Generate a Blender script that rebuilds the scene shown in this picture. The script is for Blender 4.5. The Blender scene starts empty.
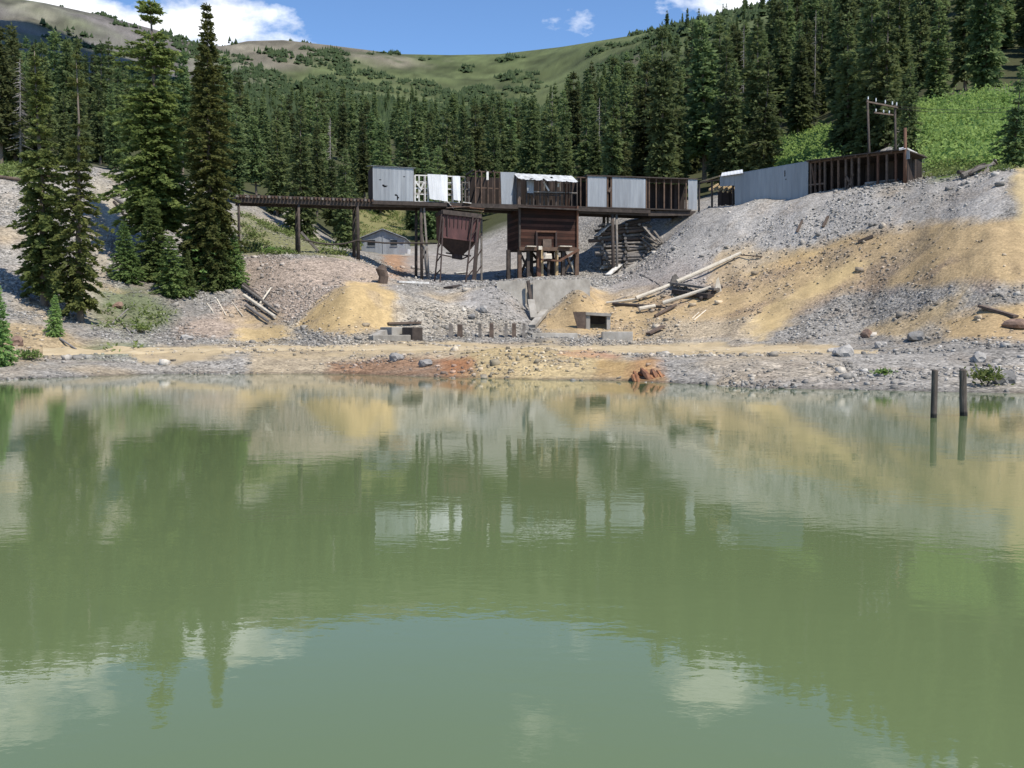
import bpy, math, random
import numpy as np
from mathutils import Vector
SC = bpy.context.scene
COL = SC.collection
# ---------------------------------------------------------------- camera, light, exposure
CAMZ, PITCH, F = 1.8, math.radians(2.75), 1000.0
cam = bpy.data.objects.new('camera', bpy.data.cameras.new('camera'))
COL.objects.link(cam); SC.camera = cam
cam.location = (0, 0, CAMZ); cam.rotation_euler = (math.pi/2-PITCH, 0, 0)
cam.data.sensor_width = 36; cam.data.lens = 36*F/1024
cam.data.clip_start = 0.1; cam.data.clip_end = 6000
SUN_DIR = Vector((0.64, -0.60, 1.36)).normalized()
sun = bpy.data.objects.new('sun', bpy.data.lights.new('sun', 'SUN'))
COL.objects.link(sun)
sun.data.energy = 4.2; sun.data.angle = math.radians(0.5); sun.data.color = (1.0, 0.93, 0.82)
sun.rotation_euler = (-SUN_DIR).to_track_quat('-Z', 'Y').to_euler()
SC.view_settings.view_transform = 'Standard'; SC.view_settings.look = 'None'
SC.view_settings.gamma = 1; SC.view_settings.use_curve_mapping = False
SC.view_settings.exposure = 0.48
SC.render.engine = 'CYCLES'
SC.cycles.use_denoising = True
SC.cycles.max_bounces = 6; SC.cycles.diffuse_bounces = 3; SC.cycles.glossy_bounces = 3
SC.cycles.transmission_bounces = 3; SC.cycles.transparent_max_bounces = 4

W = bpy.data.worlds.new('World'); SC.world = W; W.use_nodes = True
nt = W.node_tree; N = nt.nodes; L = nt.links
bg = N['Background']
sky = N.new('ShaderNodeTexSky'); sky.sky_type = 'NISHITA'; sky.sun_disc = False
sky.sun_elevation = math.asin(SUN_DIR.z); sky.sun_rotation = math.atan2(SUN_DIR.x, SUN_DIR.y)
sky.altitude = 3300; sky.air_density = 1.0; sky.dust_density = 0.15; sky.ozone_density = 2.2
bg.inputs[1].default_value = 0.15
tc = N.new('ShaderNodeTexCoord')
sep = N.new('ShaderNodeSeparateXYZ'); L.new(tc.outputs['Generated'], sep.inputs[0])
def M2(op, a, b=None, clamp=False):
    n = N.new('ShaderNodeMath'); n.operation = op; n.use_clamp = clamp
    for i, v in enumerate((a, b)):
        if v is None: continue
        if isinstance(v, (int, float)): n.inputs[i].default_value = v
        else: L.new(v, n.inputs[i])
    return n.outputs[0]
ym = M2('MAXIMUM', sep.outputs[1], 0.02)
gx = M2('DIVIDE', sep.outputs[0], ym); gz = M2('DIVIDE', sep.outputs[2], ym)
dens = None
# clouds at fixed bearings of the sky: (bearing slope, elevation slope, half width, half height, weight)
for cx, cz, rx, rz, w in ((-.36, .302, .125, .030, 1.15), (-.29, .30, .075, .026, 1.1), (-.46, .325, .07, .032, 1.1), (-.245,.312,.04,.02,.75),
                          (.069, .305, .028, .016, .66), (.215, .325, .06, .016, 1.0), (.13, .277, .025, .008, .8), (.205, .352, .05, .04, 1.1),
                          (.03, .40, .05, .03, .6), (-.52, .36, .1, .05, 1.0), (-.3, .52, .2, .05, .8), (.5, .5, .25, .08, 1.0), (-.1, .75, .3, .1, .9), (.7, .3, .15, .08, 1.0)):
    dx = M2('DIVIDE', M2('SUBTRACT', gx, cx), rx); dz = M2('DIVIDE', M2('SUBTRACT', gz, cz), rz)
    r2 = M2('ADD', M2('MULTIPLY', dx, dx), M2('MULTIPLY', dz, dz))
    m = M2('MULTIPLY', M2('POWER', 2.718, M2('MULTIPLY', r2, -0.8)), w)
    dens = m if dens is None else M2('MAXIMUM', dens, m)
comb = N.new('ShaderNodeCombineXYZ'); L.new(gx, comb.inputs[0]); L.new(M2('MULTIPLY', gz, 1.7), comb.inputs[1])
nz = N.new('ShaderNodeTexNoise'); nz.inputs['Scale'].default_value = 15; nz.inputs['Detail'].default_value = 7; nz.inputs['Roughness'].default_value = .58
L.new(comb.outputs[0], nz.inputs['Vector'])
d1 = M2('SUBTRACT', M2('ADD', dens, M2('MULTIPLY', M2('SUBTRACT', nz.outputs[0], .5), 1.9)), .42)
alpha = M2('MULTIPLY', d1, 2.1, True)
alpha = M2('MULTIPLY', alpha, M2('GREATER_THAN', sep.outputs[1], 0.05))
nz2 = N.new('ShaderNodeTexNoise'); nz2.inputs['Scale'].default_value = 24; nz2.inputs['Detail'].default_value = 4
L.new(comb.outputs[0], nz2.inputs['Vector'])
cr = N.new('ShaderNodeMapRange'); L.new(nz2.outputs[0], cr.inputs[0]); cr.inputs[1].default_value = .35; cr.inputs[2].default_value = .65
cr.inputs[3].default_value = 5.4; cr.inputs[4].default_value = 7.2
cc = N.new('ShaderNodeCombineXYZ')
for i, k in enumerate((.98, 1.0, 1.04)): L.new(M2('MULTIPLY', cr.outputs[0], k), cc.inputs[i])
mx = N.new('ShaderNodeMix'); mx.data_type = 'RGBA'
hsv = N.new('ShaderNodeHueSaturation'); hsv.inputs['Saturation'].default_value = 1.10; L.new(sky.outputs[0], hsv.inputs['Color'])
L.new(alpha, mx.inputs[0]); L.new(hsv.outputs[0], mx.inputs[6]); L.new(cc.outputs[0], mx.inputs[7])
L.new(mx.outputs[2], bg.inputs[0])

# ---------------------------------------------------------------- helpers
rng = np.random.default_rng(7); random.seed(7)
def zof(py, D): return CAMZ + D*math.tan(math.atan((384-py)/F)-PITCH)
def at(px, py, D):
    u, v = (px-512)/F, (384-py)/F
    c, s = math.cos(PITCH), math.sin(PITCH)
    y, z = c+v*s, -s+v*c
    return Vector((u/y*D, D, CAMZ+z/y*D))
def topix(x, y, z):
    c, s = math.cos(PITCH), math.sin(PITCH)
    dz = z-CAMZ
    f = y*c-dz*s; up = y*s+dz*c
    return 512+F*x/f, 384-F*up/f
def hash2(ix, iy, seed):
    h = (ix.astype(np.int64)*374761393+iy.astype(np.int64)*668265263+seed*1442695041) & 0xffffffff
    h = ((h ^ (h >> 13))*1274126177) & 0xffffffff
    return ((h ^ (h >> 16)) & 0xffff)/65535.0
def vnoise(x, y, seed=0):
    ix, iy = np.floor(x), np.floor(y); fx, fy = x-ix, y-iy
    fx, fy = fx*fx*(3-2*fx), fy*fy*(3-2*fy)
    a = hash2(ix, iy, seed); b = hash2(ix+1, iy, seed); c = hash2(ix, iy+1, seed); d = hash2(ix+1, iy+1, seed)
    return (a*(1-fx)+b*fx)*(1-fy)+(c*(1-fx)+d*fx)*fy
def fbm(x, y, scale, octv=4, seed=0, gain=.5):
    x, y = np.asarray(x, float), np.asarray(y, float)
    t, a, n = 0, 1.0, 0
    for o in range(octv):
        t = t+a*(vnoise(x*scale*2**o+17.3*o, y*scale*2**o-9.1*o, seed+o)-.5); n += a; a *= gain
    return t/n*2

def nodes_mat(name):
    m = bpy.data.materials.new(name); m.use_nodes = True
    return m, m.node_tree, m.node_tree.nodes['Principled BSDF']
def nd(t, typ, **kw):
    n = t.nodes.new(typ)
    for k, v in kw.items():
        if k.startswith('_'): n.inputs[k[1:].replace('__', ' ')].default_value = v
        else: setattr(n, k, v)
    return n
def ramp(t, src, stops):
    r = t.nodes.new('ShaderNodeValToRGB'); t.links.new(src, r.inputs[0])
    e = r.color_ramp.elements
    while len(e) < len(stops): e.new(.5)
    for i, (p, c) in enumerate(stops): e[i].position = p; e[i].color = (*c, 1)
    return r.outputs[0]
def mixc(t, fac, a, b, mode='MIX'):
    m = t.nodes.new('ShaderNodeMix'); m.data_type = 'RGBA'; m.blend_type = mode
    for i, v in ((0, fac), (6, a), (7, b)):
        if isinstance(v, (int, float)): m.inputs[i].default_value = v
        elif isinstance(v, tuple): m.inputs[i].default_value = (*v, 1)
        else: t.links.new(v, m.inputs[i])
    return m.outputs[2]
def stretched(t, sc, coord='Object'):
    c = nd(t, 'ShaderNodeTexCoord'); mp = nd(t, 'ShaderNodeMapping'); mp.inputs['Scale'].default_value = sc
    t.links.new(c.outputs[coord], mp.inputs[0]); return mp.outputs[0]
def simple(name, stops, scale=(1, 1, 1), rough=.85, metal=0, bump=.3, detail=6, nscale=3, rnd=.25):
    """noise between the stops, stretched along the grain by scale, a per-object shift, and a bump"""
    m, t, b = nodes_mat(name)
    v = stretched(t, scale)
    n = nd(t, 'ShaderNodeTexNoise', _Scale=nscale, _Detail=detail, _Roughness=.65); t.links.new(v, n.inputs['Vector'])
    c = ramp(t, n.outputs[0], stops)
    oi = nd(t, 'ShaderNodeObjectInfo')
    hs = nd(t, 'ShaderNodeHueSaturation'); t.links.new(c, hs.inputs['Color'])
    mr = nd(t, 'ShaderNodeMapRange'); t.links.new(oi.outputs['Random'], mr.inputs[0])
    mr.inputs[3].default_value = 1-rnd; mr.inputs[4].default_value = 1+rnd
    t.links.new(mr.outputs[0], hs.inputs['Value'])
    t.links.new(hs.outputs[0], b.inputs['Base Color'])
    b.inputs['Roughness'].default_value = rough; b.inputs['Metallic'].default_value = metal
    bp = nd(t, 'ShaderNodeBump', _Strength=bump, _Distance=.05); t.links.new(n.outputs[0], bp.inputs['Height'])
    t.links.new(bp.outputs[0], b.inputs['Normal'])
    return m

def tag(o, label, cat, group=None):
    o['label'] = label; o['category'] = cat; o['kind'] = 'thing'
    if group: o['group'] = group
    return o
def struct(o): o['kind'] = 'structure'; return o
def stuff(o, label=None, cat=None):
    o['kind'] = 'stuff'
    if label: o['label'] = label
    if cat: o['category'] = cat
    return o
def empty(name, loc):
    o = bpy.data.objects.new(name, None); COL.objects.link(o); o.location = loc; o.empty_display_size = .2
    return o
def mesh_obj(name, V, Fc, mat, parent=None, loc=None, smooth=False):
    V = np.asarray(V, float)
    if loc is not None: V = V-np.asarray(loc)
    me = bpy.data.meshes.new(name)
    if isinstance(Fc, np.ndarray):
        k = Fc.shape[1]
        me.vertices.add(len(V)); me.vertices.foreach_set('co', V.astype(np.float32).ravel())
        me.loops.add(Fc.size); me.loops.foreach_set('vertex_index', Fc.astype(np.int32).ravel())
        me.polygons.add(len(Fc)); me.polygons.foreach_set('loop_start', np.arange(0, Fc.size, k, dtype=np.int32))
        me.update(calc_edges=True)
    else:
        me.from_pydata([tuple(v) for v in V], [], Fc); me.update()
    if smooth: me.polygons.foreach_set('use_smooth', [True]*len(me.polygons))
    me.materials.append(mat)
    o = bpy.data.objects.new(name, me); COL.objects.link(o)
    if parent is not None: o.parent = parent
    elif loc is not None: o.location = loc
    return o
class MB:
    """collects boxes, bars, sheets and tubes, then links them as one mesh"""
    def __init__(s): s.V = []; s.F = []
    def add(s, V, Fc):
        k = len(s.V); s.V += [Vector(v) for v in V]; s.F += [tuple(i+k for i in f) for f in Fc]; return s
    def beam(s, a, b, w=.2, h=.2, up=(0, 0, 1)):
        a, b = Vector(a), Vector(b); d = (b-a).normalized(); up = Vector(up)
        if abs(d.dot(up)) > .95: up = Vector((.29, -.957, 0))
        r = d.cross(up).normalized(); q = r.cross(d)
        P = [p+r*(i*w/2)+q*(j*h/2) for p in (a, b) for i, j in ((-1, -1), (1, -1), (1, 1), (-1, 1))]
        return s.add(P, [(3, 2, 1, 0), (4, 5, 6, 7), (0, 1, 5, 4), (1, 2, 6, 5), (2, 3, 7, 6), (3, 0, 4, 7)])
    def hexa(s, P):   # bottom ring 4, top ring 4
        return s.add(P, [(3, 2, 1, 0), (4, 5, 6, 7), (0, 1, 5, 4), (1, 2, 6, 5), (2, 3, 7, 6), (3, 0, 4, 7)])
    def tube(s, pts, radii, n=8, cap=True, jit=0):
        pts = [Vector(p) for p in pts]; k = len(s.V); ring = []
        for i, p in enumerate(pts):
            d = (pts[min(i+1, len(pts)-1)]-pts[max(i-1, 0)]).normalized()
            u = d.orthogonal().normalized() if i == 0 else (u0-d*u0.dot(d)).normalized()
            u0 = u; w = d.cross(u)
            for j in range(n):
                a = 2*math.pi*j/n; r = radii[i]*(1+random.uniform(-jit, jit))
                s.V.append(p+(u*math.cos(a)+w*math.sin(a))*r)
        for i in range(len(pts)-1):
            for j in range(n):
                a, b = k+i*n+j, k+i*n+(j+1) % n
                s.F.append((a, b, b+n, a+n))
        if cap:
            s.F.append(tuple(k+j for j in reversed(range(n)))); e = k+(len(pts)-1)*n
            s.F.append(tuple(e+j for j in range(n)))
        return s
    def build(s, name, mat, parent=None, loc=None, smooth=False):
        if parent is not None:
            top = parent
            while top.parent is not None: top = top.parent
            loc = top.location
        if loc is None and s.V: loc = sum(s.V, Vector())/len(s.V)
        return mesh_obj(name, [tuple(v) for v in s.V], s.F, mat, parent, tuple(loc), smooth)
# ---------------------------------------------------------------- terrain: one ground sheet
# for each bearing: (distance, apparent height row) pairs; rows become heights in metres
PROF = {
 -160: [(40,'z',0),(43,368),(48,352),(58,310),(68,255),(78,200),(84,172),(100,165),(150,145),(300,90),(600,0),(720,-30)],
 0: [(41,'z',0),(44,371),(48,356),(56,320),(66,265),(78,205),(85,176),(100,168),(150,148),(300,105),(600,20),(740,-4)],
 50: [(43,'z',0),(46,367),(50,355),(57,325),(67,275),(79,212),(87,175),(104,168),(150,150),(300,110),(600,30),(750,3)],
 100: [(45,'z',0),(48,365),(51,356),(58,332),(70,280),(82,215),(90,174),(110,168),(150,155),(300,115),(600,42),(760,14)],
 160: [(47.4,'z',0),(50,362),(53,353),(60,335),(70,297),(80,258),(88,222),(95,198),(105,185),(150,165),(300,125),(600,60),(780,29)],
 200: [(47.4,'z',0),(50,362),(53,352),(60,340),(70,305),(78,275),(86,245),(95,212),(105,195),(150,172),(300,128),(600,70),(800,45)],
 240: [(47.4,'z',0),(50,361),(53,351),(60,343),(66,326),(74,294),(82,256),(86,252),(96,220),(105,205),(150,180),(300,132),(600,78),(860,41)],
 300: [(47.4,'z',0),(50,362),(53,352),(60,345),(66,330),(72,298),(80,256),(90,251),(100,241),(110,226),(150,186),(300,137),(600,85),(900,40)],
 350: [(47,'z',0),(50,362),(53,352),(60,345),(62,332),(68,285),(70.5,284),(74,287),(81,258),(88,254),(100,251),(115,250),(128,238),(150,207),(300,140),(600,86),(930,44)],
 400: [(45,'z',0),(48,364),(52,353),(58,347),(64,338),(68,302),(74,285),(90,277),(104,261),(115,253),(122,250),(135,234),(170,208),(300,145),(600,90),(960,54)],
 450: [(43,'z',0),(46,365),(50,352),(60,346),(66,335),(72,303),(78,288),(91,281),(98,272),(110,257),(122,245),(140,228),(170,208),(300,150),(600,95),(980,55)],
 500: [(42,'z',0),(44,364),(46,354),(48.5,347.5),(52,349.5),(60,346),(66,336),(70,314),(75,286),(79,284),(92,280),(100,267),(112,241),(122,225),(140,214),(300,150),(600,95),(980,53)],
 532: [(41.3,'z',0),(43.6,364),(45.6,354),(48,346.5),(52,349),(60,346),(66,337),(74.2,316),(76.8,281),(92,278),(98,268),(108,238),(119,216),(140,206),(300,143),(600,88),(960,49)],
 566: [(40.8,'z',0),(43.5,366),(47,352),(60,346),(66,337),(72,312),(74,296),(76.8,281),(91.5,276),(97,265),(105,232),(115,211),(140,202),(300,136),(600,78),(920,44)],
 550: [(41,'z',0),(43.3,364),(45.4,354),(47.6,346.8),(52,349),(60,346),(66,337),(74.2,313),(76.8,281),(92,278),(98,268),(108,237),(118,213),(140,204),(300,140),(600,85),(950,47)],
 580: [(40.5,'z',0),(43.5,366),(47,352),(60,346),(66,337),(70.5,316),(73,295),(75,281),(91,277),(97,270),(104,230),(112,209),(140,200),(300,132),(600,70),(900,42)],
 600: [(40.5,'z',0),(43.5,366),(47,353),(60,346),(66,338),(73,312),(80,290),(88,281),(94.8,272),(100,240),(103.5,214),(112,208),(150,190),(300,125),(560,62),(860,39)],
 625: [(40,'z',0),(43,364),(46,355),(59,346),(65,339),(70,319),(77,292),(84,281),(93.5,271),(97,245),(99.8,213.5),(110,207),(150,185),(300,118),(540,58),(830,35)],
 638: [(39.5,'z',0),(42.5,364),(46,356),(58,347),(64.5,340),(70,319),(77,289),(84,275),(94,264),(97.5,240),(99.8,213.5),(110,206),(150,183),(300,115),(530,57),(815,33)],
 650: [(39,'z',0),(42,364),(46,356),(58,347),(64,340),(70,318),(78,285),(84,266),(91,258),(95.5,247),(98,226),(99.8,213.5),(103,212),(110,205),(150,180),(300,112),(520,55),(800,30)],
 700: [(37.5,'z',0),(41,366),(45,356),(56,348),(61,342),(68,315),(76,275),(83.5,236),(88.5,208.5),(95,208),(110,203),(150,172),(300,96),(460,45),(680,18)],
 750: [(34.6,'z',0),(38,369),(43,358),(53,350),(58,342),(66,310),(74,265),(81,222),(84,201.5),(91,202),(105,190),(150,155),(300,75),(440,24),(620,6)],
 808: [(34,'z',0),(37,372),(42,359),(50,352),(56,343),(62,310),(68,270),(73.5,230),(79.3,195),(86,196),(100,178),(150,138),(300,50),(430,2),(560,-8)],
 870: [(33.3,'z',0),(37,374),(42,360),(48,353),(54,344),(59,310),(64,275),(66,252),(70,220),(75.2,186),(82,187),(95,165),(130,125),(300,20),(430,-25),(560,-40)],
 930: [(32.4,'z',0),(36,375),(40,362),(46,350),(50,340),(54,306),(57,282),(60,257),(66,222),(71.5,180),(80,176),(95,140),(110,110),(150,72),(300,-40),(430,-80),(560,-100)],
 1000: [(31.5,'z',0),(35,376),(39,362),(44,346),(48,322),(50,302),(52,285),(55,250),(58,225),(62,195),(66,173),(75,168),(90,138),(110,105),(150,60),(300,-70),(430,-120),(560,-150)],
 1160: [(30.5,'z',0),(34,375),(38,358),(43,342),(48,310),(52,270),(56,230),(60,195),(64,172),(75,160),(90,130),(110,95),(150,45),(300,-100),(430,-160),(560,-200)],
}
Drows = np.concatenate([np.arange(2, 28, 2.0), np.arange(28, 118, .22), np.arange(118, 200, 1.2), np.arange(200, 1400, 9.0)])
tcols = np.concatenate([np.arange(-1.5, -.64, .02), np.arange(-.64, .64, .0022), np.arange(.64, 1.5, .02)])
pk = sorted(PROF)
pt = np.array([(p-512)/F/1.006 for p in pk])
Zp = []
for p in pk:
    prof = [(e[0], e[2] if e[1] == 'z' else zof(e[1], e[0])) for e in PROF[p]]
    d = [3, prof[0][0]-9, prof[0][0]-2]+[a for a, b in prof]+[1400]
    z = [-1.6, -1.4, -.35]+[b for a, b in prof]+[prof[-1][1]-60]
    # a shape-keeping cubic between the points
    d, z = np.array(d, float), np.array(z, float)
    h = np.diff(d); s = np.diff(z)/h
    m = np.zeros(len(d)); m[0] = s[0]; m[-1] = s[-1]
    for i in range(1, len(d)-1):
        if s[i-1]*s[i] > 0:
            w1, w2 = 2*h[i]+h[i-1], h[i]+2*h[i-1]
            m[i] = (w1+w2)/(w1/s[i-1]+w2/s[i])
    k = np.clip(np.searchsorted(d, Drows)-1, 0, len(d)-2)
    u = (Drows-d[k])/h[k]
    zz = (2*u**3-3*u**2+1)*z[k]+(u**3-2*u**2+u)*h[k]*m[k]+(-2*u**3+3*u**2)*z[k+1]+(u**3-u**2)*h[k]*m[k+1]
    Zp.append(zz)
Zp = np.array(Zp)                                   # bearings x rows
Z = np.array([np.interp(tcols, pt, Zp[:, r]) for r in range(len(Drows))])   # rows x cols
def smooth_cols(A, n):
    k = np.ones(n)/n; P = np.pad(A, ((0, 0), (n//2, n//2)), mode='edge')
    return np.array([np.convolve(r, k, 'valid') for r in P])
Zs = Z
for n in (9, 9): Zs = smooth_cols(Zs, n)
Z = Zs
TX = tcols[None, :]*Drows[:, None]; TY = np.repeat(Drows[:, None], len(tcols), 1)
lift = np.clip((Z+.1)/.6, 0, 1)
near = np.clip((125-TY)/10, 0, 1); far = np.clip((TY-180)/150, 0, 1)
Z = Z+lift*(fbm(TX, TY, .16, 4, 11)*.32+fbm(TX, TY, .9, 3, 31)*.09)*near*np.where(TY < 36, .5, 1)
gully = fbm(TX*1.0, TY*.25, .35, 3, 77)
steep = np.clip(np.gradient(Z, axis=0)/np.gradient(Drows)[:, None]-.25, 0, .6)
Z = Z+(gully*.5+fbm(TX/np.maximum(TY, 1)*62, TY*.10, .6, 3, 78)*.35)*steep*near*lift
Z = Z+far*(fbm(TX, TY, .012, 5, 5)*7+fbm(TX, TY, .05, 3, 9)*2.2)*np.clip((1100-TY)/500, .25, 1)
# bring the skyline of the far slopes to where it stands in the landscape
SKY = [(-160,-30),(0,-5),(50,3),(100,14),(160,30),(200,45),(225,46),(250,41),(285,40),(330,45),(400,54),(450,55),(500,54),(560,47),(640,34),(700,21),(760,6),(800,-3),(870,-26),(930,-60),(1000,-100),(1160,-160)]
want = np.interp(tcols, [(p-512)/F/1.006 for p, _ in SKY], [math.tan(math.atan((384-q)/F)-PITCH) for _, q in SKY])
rows_ = Drows > 330
for _ in range(3):
    got = ((Z[rows_]-CAMZ)/Drows[rows_][:, None]).max(0)
    w_ = np.clip((Drows-250)/250, 0, 1); w_ = w_*w_*(3-2*w_)
    Z = Z+(w_*Drows)[:, None]*(want-got)[None]
def tz(x, y):
    """ground height at world x, y (arrays or numbers)"""
    x, y = np.asarray(x, float), np.asarray(y, float)
    t = x/np.maximum(y, 1)
    fi = np.interp(y, Drows, np.arange(len(Drows))); fj = np.interp(t, tcols, np.arange(len(tcols)))
    i = np.clip(fi.astype(int), 0, len(Drows)-2); j = np.clip(fj.astype(int), 0, len(tcols)-2)
    a, b = fi-i, fj-j
    return Z[i, j]*(1-a)*(1-b)+Z[i+1, j]*a*(1-b)+Z[i, j+1]*(1-a)*b+Z[i+1, j+1]*a*b
def hit(px, py, dmin=30, dmax=400):
    """first point of the ground seen along a bearing and height"""
    D = np.arange(dmin, dmax, .1)
    p1 = at(px, py, 1.0)
    x = p1.x*D; z = CAMZ+(p1.z-CAMZ)*D
    g = tz(x, D); w = np.nonzero(g >= z)[0]
    k = w[0] if len(w) else len(D)-1
    return Vector((x[k], D[k], g[k]))
def gpt(px, D):
    x = (px-512)/F/1.006*D
    return Vector((x, D, float(tz(x, D))))

# ------- what the ground is made of, place by place (colour of the soil itself, and how stony it is)
GX, GY = topix(TX, TY, Z)
jx = fbm(TX, TY, .35, 4, 51)*9+fbm(TX, TY, 1.7, 2, 53)*3; jy = fbm(TX, TY, .35, 4, 52)*7+fbm(TX, TY, 1.7, 2, 54)*2
def inpoly(P, X, Y):
    r = np.zeros(X.shape, bool); n = len(P)
    for i in range(n):
        (x1, y1), (x2, y2) = P[i], P[(i+1) % n]
        if y1 == y2: continue
        c = ((y1 > Y) != (y2 > Y)) & (X < (x2-x1)*(Y-y1)/(y2-y1)+x1); r ^= c
    return r
def zone(P, dmin, dmax, soft=5, jit=1.0):
    m = np.zeros(TX.shape)
    for a, b in ((0, 0), (1, .4), (-1, -.4), (.5, -1), (-.5, 1)):
        m += inpoly(P, GX+jx*jit+a*soft, GY+jy*jit+b*soft*.7)
    return m/5*((TY > dmin) & (TY < dmax))
C = np.zeros(TX.shape+(3,)); R = np.ones(TX.shape)
C[:] = (.272, .256, .232)
def paint(m, col, rock):
    global C, R
    C = C*(1-m[..., None])+np.array(col)*m[..., None]; R = R*(1-m)+rock*m
tone = fbm(TX, TY, .08, 3, 61)
C *= (1+tone*.22)[..., None]
paint(np.clip(fbm(TX, TY, .12, 4, 63)*2.2-.5, 0, 1)*(TY < 112)*.5, (.36, .30, .21), .7)
ff = np.clip((TY-112)/10+fbm(TX, TY, .1, 3, 64), 0, 1)
paint(ff, (.055, .060, .028), .25)
hill = np.clip((TY-330)/60+fbm(TX, TY, .02, 4, 65)*1.5, 0, 1)
paint(hill, (.080, .098, .042), .1)
tt = TX/TY
scree = np.clip(fbm(TX, TY, .010, 5, 66)*3.0+.25-np.clip((tt+.05)*2.2, -1.2, 1.2), 0, 1)*hill
paint(scree*.85, (.165, .145, .115), .6)
bare = np.clip((-.22-tt)*9, 0, 1)*hill
farmot = (fbm(TX, TY, .035, 4, 181)*.5+fbm(TX, TY, .13, 3, 182)*.45)*np.clip((TY-150)/150, 0, 1)
C *= (1+farmot)[..., None]
paint(bare*np.clip(.75+fbm(TX, TY, .02, 4, 67)*1.2, 0, 1), (.122, .113, .106), .7)
C *= (1+farmot*bare)[..., None]
dark = np.clip(fbm(TX, TY, .03, 4, 68)*3.4-.35+np.clip(tt*2, 0, .5), 0, 1)*hill*np.clip((tt+.32)*8, 0, 1)
paint(dark*.8, (.05, .07, .028), 0)
GRASS, GRASS2 = (.115, .155, .045), (.16, .165, .065)
paint(zone([(560,215),(650,205),(740,205),(830,192),(925,178),(1008,172),(1006,222),(905,226),(830,238),(765,268),(700,288),(640,290),(600,270)], 60, 98, 6)*.85, (.345, .325, .30), .52)
# left talus slope
paint(zone([(92,172),(125,190),(112,240),(100,300),(90,330),(75,300),(95,240)], 50, 100)*.8, (.36,.32,.25), .35)
paint(zone([(95,285),(150,290),(175,315),(150,335),(95,325)], 45, 90, 8)*.65, GRASS, .4)
paint(zone([(-10,320),(60,330),(90,350),(30,362),(-10,362)], 40, 75, 6)*.8, (.36,.27,.15), .6)
paint(zone([(95,340),(150,345),(140,356),(60,356)], 40, 75, 6)*.6, GRASS, .4)
paint(zone([(-10,160),(30,160),(30,178),(-10,178)], 80, 130, 3), GRASS, .05)
paint(zone([(240,252),(300,256),(385,258),(392,285),(345,288),(300,318),(245,330),(180,345),(170,325),(240,300)], 55, 86, 6)*.85, (.33,.262,.21), .9)
paint(zone([(238,212),(262,222),(345,252),(350,258),(240,254)], 82, 118, 5)*.85, GRASS2, .3)
paint(zone([(345,205),(405,205),(405,245),(345,250)], 105, 175, 5)*.8, (.20,.19,.085), .3)
paint(zone([(388,252),(422,256),(420,275),(395,278),(380,262)], 80, 125, 4)*.9, (.33,.20,.12), .3)
paint(zone([(400,236),(520,240),(520,290),(425,290),(405,270)], 82, 125, 5)*.75, (.29,.275,.26), .45)
# yellow tailings heap and flats
YEL = (.42, .31, .16)
paint(zone([(296,328),(318,305),(335,290),(352,280),(374,281),(392,292),(397,326),(350,334)], 58, 76, 4), YEL, .26)
paint(zone([(225,340),(245,322),(290,326),(300,338),(270,344)], 50, 76, 5)*.9, (.45,.335,.17), .2)
paint(zone([(395,300),(450,300),(520,310),(520,330),(430,338),(395,330)], 60, 78, 5)*.6, (.34,.30,.24), .8)
paint(zone([(455,300),(490,286),(530,284),(540,325),(500,322)], 64, 80, 4)*.7, (.30,.285,.27), .5)
# yellow slope right of the bin
YS = (.40, .295, .165)
paint(zone([(538,330),(560,308),(582,290),(640,290),(700,288),(765,268),(830,238),(905,226),(1030,214),(1180,200),(1180,290),(1030,284),(940,284),(880,284),(825,296),(790,318),(765,336),(700,338),(600,338)], 44, 92, 6), YS, .34)
belt = zone([(650,262),(770,262),(860,250),(960,262),(1030,262),(1030,292),(930,292),(860,292),(800,312),(730,318),(640,318)], 44, 90, 7)
paint(belt*np.clip(.12+fbm(TX, TY, .4, 4, 201)*1.5, 0, .5), (.21, .155, .125), .85)
paint(zone([(640,255),(735,258),(720,285),(650,290),(622,300),(610,285)], 62, 90, 6)*.65, (.29,.262,.24), .8)
paint(zone([(655,320),(760,318),(770,338),(640,338)], 50, 74, 5)*.7, (.33,.285,.22), .9)
paint(zone([(745,330),(765,300),(800,285),(850,258),(870,262),(800,305),(765,338)], 44, 80, 4)*.8, (.49,.37,.19), .1)
paint(zone([(720,250),(850,245),(830,262),(700,285)], 55, 80, 4)*.5, (.47,.33,.15), .1)
paint(zone([(860,330),(945,300),(975,285),(950,310),(900,340)], 40, 64, 5)*.75, (.42,.31,.16), .3)
paint(zone([(935,320),(1000,305),(1180,300),(1180,335),(950,340)], 36, 60, 5)*.85, (.44,.31,.155), .3)
paint(zone([(1010,165),(1180,150),(1180,225),(1020,222),(1016,200)], 50, 78, 4)*.9, (.45,.35,.19), .15)
paint(zone([(800,262),(880,225),(905,205),(880,235),(830,270)], 55, 80, 4)*.4, (.25,.19,.13), .8)
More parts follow.
